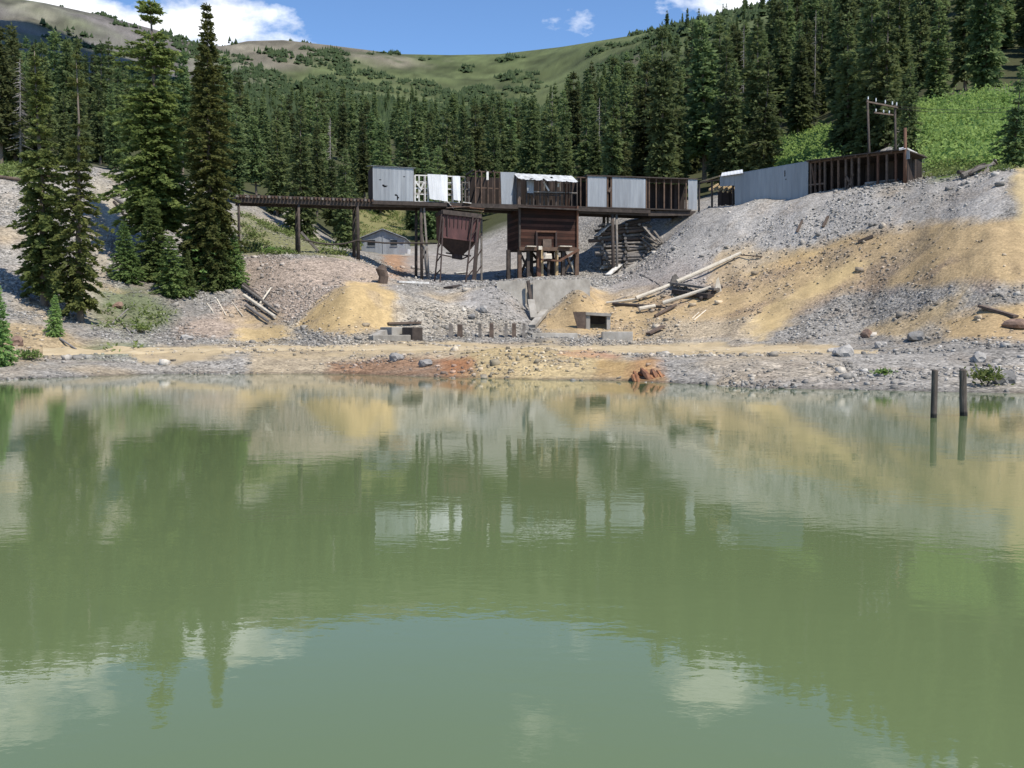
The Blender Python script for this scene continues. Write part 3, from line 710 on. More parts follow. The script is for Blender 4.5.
def bush(px, py, h, w, label, mat=LEAF, seed=1, n=260):
    g = hit(px, py); r = np.random.default_rng(seed)
    e = empty('bush', g); tag(e, label, 'bush')
    m = MB()
    for k in range(7):
        a = r.uniform(0, 6.28); m.tube([g-Vector((0, 0, .1)), g+Vector((math.cos(a)*w*.35, math.sin(a)*w*.35, h*r.uniform(.6, .95)))], [.02, .008], 4)
    m.build('stem', BARK, e)
    P = np.array(g)[None]+r.normal(0, 1, (n, 3))*np.array([w*.3, w*.3, h*.22])+np.array([0, 0, h*.55])
    P[:, 2] = np.maximum(P[:, 2], g.z+.02)
    d = r.normal(0, 1, (n, 3)); d[:, 2] = abs(d[:, 2]); d /= np.linalg.norm(d, axis=1)[:, None]
    nn = r.normal(0, .6, (n, 3)); nn[:, 2] += 1; nn /= np.linalg.norm(nn, axis=1)[:, None]
    Vv, Ff = kites(P, d, nn, .16*r.uniform(.6, 1.4, n), .1*r.uniform(.6, 1.4, n))
    mesh_obj('leaves', Vv, Ff, mat, e, tuple(g))
bush(986, 386, .55, .9, 'small green weed clump among boulders on the shore behind the posts', seed=3)
bush(884, 376, .2, .5, 'tiny low green weed at the water edge left of the posts', seed=4, n=90)
bush(30, 360, .4, .9, 'low green bush spreading over the shingle near the left edge', seed=5)
bush(255, 250, .8, 1.2, 'green bush on the grass under the trestle start', seed=7)
bush(272, 254, .6, 1.0, 'smaller bush at the rim of the brown rubble bank', seed=8)
bush(142, 333, .5, .9, 'green weed clump halfway down the left bank below the lone young spruce', seed=9)
bush(72, 302, .6, .8, 'bright green leafy bush at the trunk of the broad talus spruce', seed=10)
SCRUBM = leaf_mat('stunted_conifer', (.020, .036, .015), (.045, .068, .026), .2)
# krummholz on the open hillside: too far to count
r = np.random.default_rng(123)
n = 22000
D = np.sqrt(r.uniform(330**2, 960**2, n)); tq = r.uniform(-.7, .62, n); x = tq*D
m_ = (fbm(x, D, .03, 4, 68)*2.0+np.clip((430-D)/220, -.1, .8)+np.clip((tq+.30)*5, -2, 0)) > -.05-np.clip(tq*1.0, 0, .3)+np.clip((D-700)/150, 0, 1.2)+r.uniform(-.25, .25, n)
x, D = x[m_], D[m_]; z = tz(x, D)
Vs, Fs = [], []; k0 = 0
oct_ = np.array([(1, 0, 0), (-.5, .87, 0), (-.5, -.87, 0), (0, 0, 1)])
k = len(x); s = r.uniform(1.2, 4.2, k); hgt_ = np.where(D < 520, r.uniform(3, 7, k), r.uniform(1.6, 4, k))
nk = 7
P = np.repeat(np.stack([x, D, z], 1), nk, 0)+r.normal(0, 1, (k*nk, 3))*np.repeat(np.stack([s*.5, s*.5, hgt_*.16], 1), nk, 0)
hh = np.repeat(hgt_, nk)*r.uniform(.5, 1.1, k*nk); ss = np.repeat(s, nk)*r.uniform(.35, .6, k*nk); ro = r.uniform(0, 6.28, k*nk)
Vv = np.stack([np.stack([P[:, 0]+ss*np.cos(ro+a), P[:, 1]+ss*np.sin(ro+a), P[:, 2]], 1) for a in (0, 2.09, 4.19)]+[P+np.array([0, 0, 1])*hh[:, None]], 1)
Fa = (np.arange(k*nk)[:, None, None]*4+np.array([(0, 1, 3), (1, 2, 3), (2, 0, 3)])[None]).reshape(-1, 3)
stuff(mesh_obj('distant_scrub', Vv.reshape(-1, 3), Fa, SCRUBM), 'dark stunted conifer scrub dotted over the far open hillside', 'scrub')
# the cloud that shades the upper left hillside: a real one, high above, out of the photograph's frame
import bmesh
cm, t, b = nodes_mat('cloud_white'); b.inputs['Base Color'].default_value = (.9, .9, .9, 1); b.inputs['Roughness'].default_value = 1
bm = bmesh.new(); rc = random.Random(4)
cc_ = Vector((-275, 480, 130))+SUN_DIR*1100
for k in range(26):
    a, q = rc.uniform(0, 6.28), math.sqrt(rc.random())
    p = cc_+Vector((math.cos(a)*q*118, math.sin(a)*q*175, rc.uniform(-20, 25)))
    g = bmesh.ops.create_icosphere(bm, subdivisions=2, radius=rc.uniform(28, 52))
    for v in g['verts']: v.co = Vector((v.co.x, v.co.y, v.co.z*.6))+p
me = bpy.data.meshes.new('cloud'); bm.to_mesh(me); bm.free(); me.materials.append(cm)
struct(bpy.data.objects.new('cloud', me)); COL.objects.link(bpy.data.objects['cloud'])
# ---------------------------------------------------------------- materials of the mine works
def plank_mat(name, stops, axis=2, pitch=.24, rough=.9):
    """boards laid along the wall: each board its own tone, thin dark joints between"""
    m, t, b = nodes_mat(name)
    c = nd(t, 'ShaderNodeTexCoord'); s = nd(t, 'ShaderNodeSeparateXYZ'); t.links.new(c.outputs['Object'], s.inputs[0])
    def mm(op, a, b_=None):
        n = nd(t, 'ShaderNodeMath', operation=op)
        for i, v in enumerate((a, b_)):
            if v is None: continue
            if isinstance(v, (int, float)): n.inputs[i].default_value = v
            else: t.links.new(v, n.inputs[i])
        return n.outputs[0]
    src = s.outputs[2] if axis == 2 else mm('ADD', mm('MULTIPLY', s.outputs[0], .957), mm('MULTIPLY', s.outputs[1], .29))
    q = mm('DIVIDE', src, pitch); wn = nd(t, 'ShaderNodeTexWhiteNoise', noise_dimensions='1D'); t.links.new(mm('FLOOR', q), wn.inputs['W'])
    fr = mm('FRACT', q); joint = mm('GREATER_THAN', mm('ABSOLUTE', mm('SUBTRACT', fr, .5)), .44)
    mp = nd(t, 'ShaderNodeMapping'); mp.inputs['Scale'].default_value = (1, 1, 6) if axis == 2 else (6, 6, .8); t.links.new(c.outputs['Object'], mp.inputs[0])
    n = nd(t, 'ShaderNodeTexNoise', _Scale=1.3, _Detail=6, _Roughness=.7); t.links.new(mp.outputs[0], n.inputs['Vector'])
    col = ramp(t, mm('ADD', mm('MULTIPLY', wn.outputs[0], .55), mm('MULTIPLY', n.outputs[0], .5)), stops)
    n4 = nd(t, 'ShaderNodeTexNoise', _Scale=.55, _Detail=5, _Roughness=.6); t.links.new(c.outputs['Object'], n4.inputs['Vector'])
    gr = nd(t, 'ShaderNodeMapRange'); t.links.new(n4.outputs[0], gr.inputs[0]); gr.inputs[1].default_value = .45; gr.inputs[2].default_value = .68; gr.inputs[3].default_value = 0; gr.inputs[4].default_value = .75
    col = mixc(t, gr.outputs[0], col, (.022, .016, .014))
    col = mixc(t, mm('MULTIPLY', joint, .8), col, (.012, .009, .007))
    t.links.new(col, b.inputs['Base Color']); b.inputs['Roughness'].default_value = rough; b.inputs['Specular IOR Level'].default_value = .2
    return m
WOODD = simple('dark_weathered_timber', [(.3, (.028, .022, .019)), (.7, (.085, .066, .055))], (1, 1, 1), .92, 0, .5, 6, 2.5)
WOODG = simple('grey_weathered_timber', [(.3, (.09, .08, .07)), (.7, (.23, .205, .18))], (1, 1, 1), .92, 0, .5, 6, 2.5)
WOODB = simple('brown_timber', [(.3, (.055, .034, .024)), (.7, (.13, .082, .056))], (1, 1, 1), .9, 0, .5, 6, 2.5)
WOODP = simple('pale_peeled_timber', [(.3, (.42, .37, .29)), (.7, (.66, .60, .50))], (1, 1, 1), .85, 0, .4, 6, 2.0, .1)
WOODW = simple('white_flaking_timber', [(.35, (.36, .34, .31)), (.6, (.68, .67, .64))], (1, 1, 1), .85, 0, .4, 6, 2.0, .1)
WOODY = simple('yellow_rafter_timber', [(.3, (.30, .21, .11)), (.7, (.50, .37, .20))], (1, 1, 1), .85, 0, .4, 6, 2.0, .1)
BINW = plank_mat('rust_brown_planks', [(.2, (.018, .010, .008)), (.5, (.050, .022, .016)), (.85, (.105, .052, .037))], 2, .27)
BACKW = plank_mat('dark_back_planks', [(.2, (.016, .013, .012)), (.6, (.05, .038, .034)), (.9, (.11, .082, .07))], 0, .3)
def sheet_metal(name, stops, rough, metal, rust=.5):
    """old sheet: vertical weathering streaks, dull patches and a few rust stains"""
    m, t, b = nodes_mat(name)
    n = nd(t, 'ShaderNodeTexNoise', _Scale=1.1, _Detail=6, _Roughness=.65); t.links.new(stretched(t, (2.2, 2.2, .25)), n.inputs['Vector'])
    c = ramp(t, n.outputs[0], stops)
    n2 = nd(t, 'ShaderNodeTexNoise', _Scale=.8, _Detail=7, _Roughness=.75); t.links.new(stretched(t, (1, 1, .5)), n2.inputs['Vector'])
    st_ = nd(t, 'ShaderNodeMapRange'); t.links.new(n2.outputs[0], st_.inputs[0]); st_.inputs[1].default_value = .60; st_.inputs[2].default_value = .74; st_.inputs[3].default_value = 0; st_.inputs[4].default_value = rust
    c = mixc(t, st_.outputs[0], c, (.13, .085, .06))
    n3 = nd(t, 'ShaderNodeTexWhiteNoise', noise_dimensions='1D')
    sx = nd(t, 'ShaderNodeSeparateXYZ'); t.links.new(stretched(t, (1.25, 1.25, 1)), sx.inputs[0])
    ad = nd(t, 'ShaderNodeMath', operation='ADD'); t.links.new(sx.outputs[0], ad.inputs[0]); t.links.new(sx.outputs[1], ad.inputs[1])
    fl = nd(t, 'ShaderNodeMath', operation='FLOOR'); t.links.new(ad.outputs[0], fl.inputs[0]); t.links.new(fl.outputs[0], n3.inputs['W'])
    mr = nd(t, 'ShaderNodeMapRange'); t.links.new(n3.outputs[0], mr.inputs[0]); mr.inputs[3].default_value = .86; mr.inputs[4].default_value = 1.1
    vm = nd(t, 'ShaderNodeVectorMath', operation='SCALE'); t.links.new(c, vm.inputs[0]); t.links.new(mr.outputs[0], vm.inputs['Scale'])
    t.links.new(vm.outputs[0], b.inputs['Base Color']); b.inputs['Roughness'].default_value = rough; b.inputs['Metallic'].default_value = metal
    bp = nd(t, 'ShaderNodeBump', _Strength=.25, _Distance=.05); t.links.new(n2.outputs[0], bp.inputs['Height']); t.links.new(bp.outputs[0], b.inputs['Normal'])
    return m
GALV = sheet_metal('galvanised_sheet', [(.25, (.24, .25, .265)), (.5, (.30, .315, .33)), (.75, (.37, .385, .40))], .55, .25)
GALVD = sheet_metal('dull_blue_grey_sheet', [(.25, (.235, .25, .265)), (.5, (.29, .31, .33)), (.75, (.35, .37, .39))], .65, .15, .35)
TIN = simple('weathered_tin', [(.3, (.30, .30, .29)), (.5, (.48, .49, .49)), (.7, (.66, .67, .68))], (1, 1, 1), .6, .1, .1, 6, 1.6, .04)
WHITE = sheet_metal('white_painted_sheet', [(.25, (.46, .475, .49)), (.5, (.58, .595, .61)), (.75, (.68, .69, .70))], .55, 0, .3)
RUSTR = simple('red_brown_steel', [(.3, (.055, .023, .022)), (.55, (.10, .040, .038)), (.75, (.15, .064, .056))], (1, 1, .35), .7, .1, .2, 7, 1.6, .03)
RUSTD = simple('dark_rusted_steel', [(.3, (.018, .011, .010)), (.7, (.05, .029, .024))], (1, 1, .6), .75, .1, .3, 6, 3, .1)
RUSTO = simple('orange_rusted_timber', [(.3, (.075, .036, .022)), (.7, (.16, .08, .048))], (1, 1, .5), .85, 0, .4, 6, 3, .1)
CONC = simple('weathered_concrete', [(.28, (.18, .162, .138)), (.5, (.29, .27, .235)), (.72, (.40, .375, .335))], (1, 1, .6), .95, 0, .3, 8, 1.2, .06)
BLACK = simple('window_dark', [(.3, (.010, .011, .012)), (.7, (.022, .024, .026))], (1, 1, 1), .3, 0, 0, 2, 1, 0)
CERAM = simple('insulator_white', [(.3, (.7, .7, .7)), (.7, (.8, .8, .8))], (1, 1, 1), .25, 0, 0, 2, 1, 0)
SOOT = simple('old_board_brown', [(.3, (.06, .043, .034)), (.7, (.15, .108, .082))], (1, 1, 1), .9, 0, .5, 6, 3, .15)

# ---------------------------------------------------------------- the line of the gallery: a straight trestle, then the long shed bending towards the pond
A_, B_ = Vector((-23.0, 84.0, 0)), Vector((13.1, 95.0, 0))
TD = (B_-A_).normalized(); TN = Vector((TD.y, -TD.x, 0))      # TN faces the pond
C_, E_ = Vector((13.1, 95.0, 0)), Vector((29.9, 73.0, 0))
SD = (E_-C_).normalized(); SN = Vector((SD.y, -SD.x, 0))
if SN.y > 0: SN = -SN
def on_line(px, py, O, d, n, off=0):
    """point of the vertical plane through O along d, moved off along n, seen at px, py"""
    q = at(px, py, 1.0)-Vector((0, 0, CAMZ)); Oo = O+n*off
    k = Oo.dot(n)/q.dot(n)
    return Vector((q.x*k, q.y*k, CAMZ+q.z*k))
def T_(px, py, off=0): return on_line(px, py, A_, TD, TN, off)
def S_(px, py, off=0): return on_line(px, py, C_, SD, SN, off)
UP = Vector((0, 0, 1))
def sheet(a, b, c, d, n, pitch=.36, depth=.016, holes=(), nv=1, ragged=0, thick=.012):
    """corrugated sheet with corners a b (bottom) c d (top right, top left); holes in 0..1 across and up"""
    m = MB(); W_ = (b-a).length; nu = max(4, int(W_/pitch*4)); nv = max(nv, 12 if holes or ragged else 1)
    k = {}
    def P(i, j):
        u, v = i/nu, j/nv
        lo = 0
        if ragged: lo = ragged*(.5+.5*math.sin(i*2.3)+.6*math.sin(i*.71+1))*(1-v)
        q = (a*(1-u)+b*u)*(1-v)+(d*(1-u)+c*u)*v
        return q+(c-b)*lo*.0+(d-a)*lo+n*depth*(.9, 0, -.1, 0)[i % 4]
    Vv, Ff = [], []
    for j in range(nv+1):
        for i in range(nu+1): Vv.append(P(i, j))
    for j in range(nv):
        for i in range(nu):
            u, v = (i+.5)/nu, (j+.5)/nv
            if any(((u-hx)/hw)**2+((v-hy)/hh)**2 < 1 for hx, hy, hw, hh in holes): continue
            q = j*(nu+1)+i; Ff.append((q, q+1, q+nu+2, q+nu+1))
    m.add(Vv, Ff)
    return m
def solid(o, th=.02):
    md = o.modifiers.new('thickness', 'SOLIDIFY'); md.thickness = th; md.offset = -1
    return o
# heights of the deck along the trestle as seen: near row of the sleepers
DK = lambda px: np.interp(px, [238, 372, 440, 515, 580, 650, 700], [198.5, 203, 204, 207, 209.5, 212.5, 212])

# --- trestle with sleepers, stringers and legs
t0 = empty('trestle_bridge', T_(357, 250)); tag(t0, 'long dark timber trestle carrying the deck and galleries across the cut', 'trestle')
for off in (.0, -2.2):
    m = MB()
    pts = [T_(px, DK(px)+1.3) for px in (236, 300, 357, 421, 480, 540, 600, 650, 695)]
    for p, q in zip(pts[:-1], pts[1:]): m.beam(p+TN*off, q+TN*off, .26, .42)
    m.build('stringer', WOODD, t0)
for k, px in enumerate(np.arange(237, 372, 3.55)):
    p = T_(px, DK(px)-1.9); j = random.uniform(-.12, .12)
    MB().beam(p+TN*(.42+j), p-TN*(2.5-j), .17, .19).build('sleeper', WOODB if k % 3 else WOODG, t0)
for off in (-.35, -1.75):
    m = MB(); m.beam(T_(236, DK(236)-3.9)+TN*off, T_(372, DK(372)-3.9)+TN*off, .08, .13); m.build('rail', RUSTD, t0)
m = MB(); m.beam(T_(372, DK(372)-.6, .35), T_(650, DK(650)-.6, .35), .2, .3); m.build('edge_beam', WOODD, t0)
m = MB()
a, b = T_(373, DK(373)-1.6), T_(690, DK(690)-1.6)
m.beam((a-TN*1.0), (b-TN*1.0), 2.6, .12); m.build('deck', WOODD, t0)
for px, w, mat in ((239, .16, WOODD), (298.5, .22, WOODD), (357.5, .30, WOODD), (421, .26, WOODD), (612.5, .30, WOODD), (616.5, .22, WOODG)):
    for off in (0, -2.1):
        top = T_(px, DK(px)+3)+TN*off; bot = Vector((top.x, top.y, float(tz(top.x, top.y))-.4))
        lean = TN*(.25 if off == 0 else -.25)
        m = MB(); m.tube([bot+lean, (bot+top)/2+lean*.5, top], [w*.55, w*.52, w*.48], 8, True, .05)
        m.build('post', mat, t0, smooth=True)
def brace(p, q, w=.12, mat=WOODD, par=t0, name='brace'): MB().beam(p, q, w, w*1.2).build(name, mat, par)
brace(T_(301, 232), T_(318, 251, -.3), .16, WOODG); brace(T_(421, 225), T_(427, 277, .2), .14, WOODG)
brace(T_(421, 262), T_(427.5, 248, -1.2), .1); brace(T_(424, 208), T_(429, 280, .5), .16, WOODG)

# --- clad cabin at the left end of the gallery
def bay(name, label, cat, p): o = empty(name, p); tag(o, label, cat); return o
c1 = bay('gallery_cabin', 'boxy cabin on the trestle clad in grey galvanised sheet with small torn holes', 'metal cabin', T_(392, 201))
a, b, c, d = T_(373, 200.4, .1), T_(413.3, 201.3, .1), T_(413.6, 168.6, .1), T_(372.7, 166.2, .1)
solid(sheet(a, b, c, d, TN, nv=40, holes=((.18, .62, .022, .018), (.25, .46, .032, .024), (.29, .42, .04, .03), (.33, .44, .02, .02), (.76, .74, .024, .02), (.57, .17, .035, .03), (.61, .09, .02, .06), (.82, .62, .012, .015), (.47, .5, .01, .01))).build('front_sheet', GALV, c1))
BK = -2.5
solid(sheet(a+TN*BK, a-TN*.05, d-TN*.05, d+TN*BK, -TD).build('side_sheet', RUSTD, c1))
solid(sheet(b-TN*.05, b+TN*BK, c+TN*BK, c-TN*.05, TD).build('side_sheet', GALV, c1))
solid(sheet(a+TN*BK, b+TN*BK, c+TN*BK, d+TN*BK, -TN).build('back_sheet', RUSTD, c1))
r0, r1 = d+UP*.05+TN*.12-TD*.15, c+UP*.05+TN*.12+TD*.15
solid(sheet(r0, r1, r1+TN*(BK-.2)+UP*.35, r0+TN*(BK-.2)+UP*.35, UP).build('roof', GALVD, c1), .03)

# --- ruined gallery: bare frames with two white sheets still on
def frame_bay(par, pxs, ytop, ybot, mat, off=0, rails=(.0, .5, 1.0), w=.11, mid=None, place=T_, dr=TD):
    for px in pxs:
        MB().beam(place(px, ybot(px), off), place(px, ytop(px), off), w, w, up=dr).build('stud', mat, par)
    for q in rails:
        p1 = place(pxs[0], ybot(pxs[0])*(1-q)+ytop(pxs[0])*q, off-.09); p2 = place(pxs[-1], ybot(pxs[-1])*(1-q)+ytop(pxs[-1])*q, off-.09)
        MB().beam(p1, p2, w*.9, w*.9).build('rail', mat, par)
c2 = bay('ruined_gallery', 'ruined gallery of white frames with two white sheets still hanging on', 'gallery', T_(440, 203))
yt = lambda px: np.interp(px, [414, 470], [175.2, 177]); yb = lambda px: DK(px)-1.5
frame_bay(c2, [415, 419, 425, 428, 447, 453, 459], yt, yb, WOODW, 0, (.02, .3, .52, .76, 1.0))
frame_bay(c2, [414, 424, 440, 452, 465], yt, yb, WOODG, -2.3, (.35, .7, 1.0))
frame_bay(c2, [462, 465.5, 469], lambda px: 181.5, yb, WOODG, -1.0, (.3, .65, .95), .09)
brace(T_(417, 198), T_(424, 182, .05), .12, WOODW, c2); brace(T_(415, 181), T_(422, 190, .08), .12, WOODW, c2)
tl = TN*.45
solid(sheet(T_(429, 199.5, .25)+tl*.6, T_(447, 202, .25)+tl*.6, T_(447.2, 175, .1), T_(427.5, 174, .1), TN, ragged=.012).build('white_sheet', WHITE, c2))
solid(sheet(T_(453, 200.5, .2)+tl*.5, T_(460, 201, .2)+tl*.5, T_(460.2, 176.2, .1), T_(452.5, 175.8, .1), TN, ragged=.01).build('white_sheet', WHITE, c2))
MB().beam(T_(448, 202, .5), T_(454, 209, .7), .16, .05).build('hanging_board', WOODW, c2)
MB().beam(T_(463, 202.5, .5), T_(471, 203.5, .6), .5, .06).build('loose_board', WOODW, c2)

# --- dark open gallery above the bin
c3 = bay('open_gallery', 'dark open-sided gallery with bare studs and a sagging tin roof above the ore bin', 'gallery', T_(540, 209))
yt = lambda px: np.interp(px, [472, 590], [171, 177.5]); yb = lambda px: DK(px)-1.5
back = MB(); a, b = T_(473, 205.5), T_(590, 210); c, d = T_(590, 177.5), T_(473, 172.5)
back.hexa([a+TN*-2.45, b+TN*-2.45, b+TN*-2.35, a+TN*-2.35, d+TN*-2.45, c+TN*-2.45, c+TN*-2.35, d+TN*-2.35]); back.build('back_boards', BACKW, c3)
frame_bay(c3, [475.5, 481.5, 488, 494.5, 500], yt, yb, WOODB, 0, (.5, 1.0), .11)
MB().beam(T_(487.5, 171.5, .1), T_(487.5, 180, .1), .2, .04).build('hanging_board', WOODW, c3)
for px in (473, 479, 486, 493):
    MB().beam(T_(px, yt(px))+TN*.2+UP*.06, T_(px, yt(px))-TN*2.5+UP*.06, .1, .14).build('rafter', WOODD, c3)
solid(sheet(T_(501.5, 204, .12), T_(511, 205.5, .12), T_(514, 172.3, .12), T_(500.5, 172, .12), TN).build('wall_sheet', GALV, c3))
solid(sheet(T_(511.2, 205.5, .1), T_(516.5, 206, -1.0), T_(516.8, 173, -1.0), T_(514.2, 172.3, .1), TN).build('side_sheet', GALVD, c3))
MB().beam(T_(519, 208, .1), T_(518.5, 176, .1), .3, .3, up=TD).build('corner_post', SOOT, c3)
frame_bay(c3, [526.5, 533.5, 540, 548, 556, 564, 571.5, 577], lambda px: 179, yb, WOODD, 0, (.48, .98), .12)
frame_bay(c3, [530, 544, 560], lambda px: 181, yb, WOODG, -1.4, (.45,), .1)
MB().beam(T_(527, 191.5, .06), T_(577, 193, .06), .09, .09).build('rail', WOODG, c3)
solid(sheet(T_(527.2, 193, .12), T_(533.5, 193.2, .12), T_(534, 180, .12), T_(526.4, 180, .12), TN).build('wall_sheet', GALV, c3))
MB().beam(T_(580.5, 209, .05), T_(580.5, 177, .05), .12, .12, up=TD).build('stud', WOODB, c3)
MB().beam(T_(577, 177.2, .0), T_(590, 178, .0), .1, .1).build('rail', WOODB, c3)
a, b, c, d = T_(519, 179.2, 1.1), T_(579, 182.5, 1.1), T_(572, 176, -.6), T_(513, 173.2, -.6)
solid(sheet(a, b, c, d, Vector((.1, -.4, .9)), pitch=.5, depth=.03, ragged=.09, nv=12, holes=((.22, .2, .05, .09), (.43, .12, .04, .1), (.60, .55, .03, .12))).build('tin_roof', TIN, c3), .02)
brace(T_(543.5, 182, .2), T_(549, 191, .25), .12, WOODW, c3, 'hanging_board'); brace(T_(558.5, 183, .2), T_(558, 187, .25), .14, WOODW, c3, 'hanging_board')
for px in (565.5, 568.5): MB().beam(T_(px, 184, .1), T_(px, 207, .1), .3, .03, up=TD).build('loose_board', RUSTO, c3)

# --- gallery with pale sheets right of the bin
c4 = bay('clad_gallery', 'gallery section right of the ore bin with two pale grey wall sheets', 'gallery', T_(630, 212))
yt = lambda px: np.interp(px, [586, 700], [176.5, 179.5]); yb = lambda px: DK(px)-1.3
for p in ((587.6, 606.5, 175.8, 176.8), (612.2, 645.5, 177, 179)):
    solid(sheet(T_(p[0], DK(p[0])-2, .1), T_(p[1], DK(p[1])-2, .1), T_(p[1], p[3], .1), T_(p[0], p[2], .1), TN).build('wall_sheet', GALV, c4))
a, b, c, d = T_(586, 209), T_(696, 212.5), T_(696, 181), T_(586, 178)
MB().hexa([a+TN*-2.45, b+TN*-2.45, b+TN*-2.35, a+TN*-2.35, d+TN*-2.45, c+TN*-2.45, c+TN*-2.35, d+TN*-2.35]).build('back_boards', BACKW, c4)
frame_bay(c4, [586.5, 607.5, 611, 646.2], yt, yb, WOODB, 0, (1.0,), .13)
brace(T_(608.5, 192, .1), T_(611, 187.5, .1), .16, SOOT, c4)
frame_bay(c4, [649, 656, 664, 671, 678.5, 686], yt, yb, WOODB, -.05, (.02, 1.0), .12)
a, b = T_(586, 176.2)+TN*.2, T_(697, 179.8)+TN*.2
MB().hexa([a, b, b-TN*2.8, a-TN*2.8, a+UP*.1, b+UP*.1, b-TN*2.8+UP*.22, a-TN*2.8+UP*.22]).build('roof', WOODD, c4)
solid(sheet(T_(688.5, 209.5, .12), T_(697, 210, .12), T_(697.4, 178.6, .12), T_(688, 178.8, .12), TN).build('wall_sheet', GALV, c4))

# --- long shed on the dump crest
c5 = bay('long_shed', 'long low shed on the dump crest, one half blue-grey sheet, the other open studs', 'shed', S_(800, 198))
SB = -2.7
gb = lambda px: np.interp(px, [698, 735, 808, 870, 905], [210.5, 204.5, 195.2, 187.8, 182])
yt = lambda px: np.interp(px, [698, 720, 808, 860, 905], [181, 176, 162, 156, 150.5])
def SG(px, off=0, dz=-.25):
    p = S_(px, gb(px), off); p.z = min(p.z, float(tz(p.x, p.y))+.15)+dz*.5; return p
# fallen bay: back fence boards and yellow rafters
a, b = SG(698)+SN*SB, SG(733)+SN*SB
MB().hexa([a, b, b+SN*.08, a+SN*.08, a+UP*2.1, b+UP*2.0, b+UP*2.0+SN*.08, a+UP*2.1+SN*.08]).build('back_boards', BACKW, c5)
for i in range(6):
    p = S_(701+i*5, 184+i*.4)+SN*(-2.3); q = S_(709+i*4.6, 190+i*.5, .0)
    MB().beam(p+UP*.2, q, .1, .16).build('rafter', WOODY, c5)
MB().beam(S_(699, 182.5), S_(733, 178), .1, .12).build('rail', WOODB, c5)
MB().beam(S_(700, 182, -2.5), S_(720, 176, -2.5), .1, .12).build('rail', WOODY, c5)
for px in (699, 712, 733): MB().beam(SG(px), S_(px, yt(px)+3), .13, .13, up=SD).build('stud', WOODD, c5)
a, b, c, d = SG(735, .1, -.6), SG(808, .1, -.6), S_(808.3, 161.6, .1), S_(734.5, 174.3, .1)
solid(sheet(a, b, c, d, SN, pitch=.42, nv=30, holes=((.70, .78, .006, .10), (.705, .62, .007, .05))).build('clad_wall', GALVD, c5))
a, b, c, d = S_(720, 186.5, .1), S_(734.3, 185.5, .1), S_(734.3, 174.4, .1), S_(720, 175.8, .1)
solid(sheet(a, b, c, d, SN).build('upper_sheet', GALVD, c5))
solid(sheet(S_(721, 176.3, .35), S_(743, 173.0, .35), S_(742.5, 171.8, -1.2)+UP*.2, S_(722, 175, -1.2)+UP*.2, UP).build('roof_sheet', WHITE, c5))
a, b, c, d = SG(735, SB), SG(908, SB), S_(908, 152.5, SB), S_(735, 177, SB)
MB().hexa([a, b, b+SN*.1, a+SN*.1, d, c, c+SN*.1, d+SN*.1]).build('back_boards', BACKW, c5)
for px in (811, 815.5, 820, 825, 832, 838.5, 846, 852, 859, 868.5, 878, 887, 896):
    MB().beam(SG(px), S_(px, yt(px)), .13, .15, up=SD).build('stud', random.choice((WOODB, RUSTO, WOODB, SOOT)), c5)
for px in (811, 822, 834, 846, 858, 870, 882, 894, 904):
    q = S_(px, yt(px)); MB().beam(q+SN*.35, q+SN*SB-UP*.12, .12, .16).build('rafter', WOODB, c5)
brace(S_(846, 176), S_(854, 189), .13, SOOT, c5); brace(S_(853, 174), S_(848, 188), .13, SOOT, c5); brace(S_(812, 166), S_(816, 192), .1, WOODB, c5)
MB().beam(S_(809, 185), S_(824, 183.5), .1, .12).build('rail', SOOT, c5)
MB().beam(S_(808.5, 162.3), S_(905, 151), .16, .2).build('eaves_beam', WOODB, c5)
a, b = S_(808.5, 161.8)+SN*.4, S_(907, 150)+SN*.4
MB().hexa([a, b, b+SN*(SB-.5)-UP*.28, a+SN*(SB-.5)-UP*.28, a+UP*.08, b+UP*.08, b+SN*(SB-.5)-UP*.2, a+SN*(SB-.5)-UP*.2]).build('roof', WOODD, c5)
a2, b2 = S_(735, 174.2), S_(808.3, 161.6)
MB().hexa([a2, b2, b2+SN*SB-UP*.3, a2+SN*SB-UP*.3, a2+UP*.06, b2+UP*.06, b2+SN*SB-UP*.24, a2+SN*SB-UP*.24]).build('roof', GALVD, c5)
# far end wall and the white trim of its lean-to roof
e0 = SG(905, .05); e1 = at(922, 178, e0.y+4.5); e1.z = float(tz(e1.x, e1.y))-.2
h0 = S_(905, 150.5, .05); h1 = at(922, 158.5, e0.y+4.5); n_ = (e1-e0).cross(UP).normalized()
MB().hexa([e0, e1, e1-n_*.1, e0-n_*.1, h0, h1, h1-n_*.1, h0-n_*.1]).build('end_boards', BACKW, c5)
MB().beam(h0+UP*.12+n_*.1, (h0+h1)/2+UP*.12+n_*.1, .16, .12).build('roof_trim', WOODW, c5)
MB().beam((h0+h1)/2+UP*.12+n_*.1, h1+UP*.02+n_*.1, .16, .12).build('roof_trim', WOODW, c5)
q0, q1 = S_(905.8, 159.5, .25), S_(909.8, 158.8, .25)
solid(sheet(q0, q1, S_(909.6, 150.3, .25), S_(905.8, 150.3, .25), SN).build('end_sheet', GALV, c5))
solid(sheet(S_(899, 150.2, .6), S_(906, 148.8, .6), S_(905.5, 148.0, -.4)+UP*.1, S_(899, 149.4, -.4)+UP*.1, UP).build('roof_sheet', WHITE, c5))
p = SG(905, .22); MB().tube([p, S_(905.2, 155, .22), S_(905.2, 128, .22)], [.15, .13, .11], 8).build('tall_post', RUSTO, c5, smooth=True)

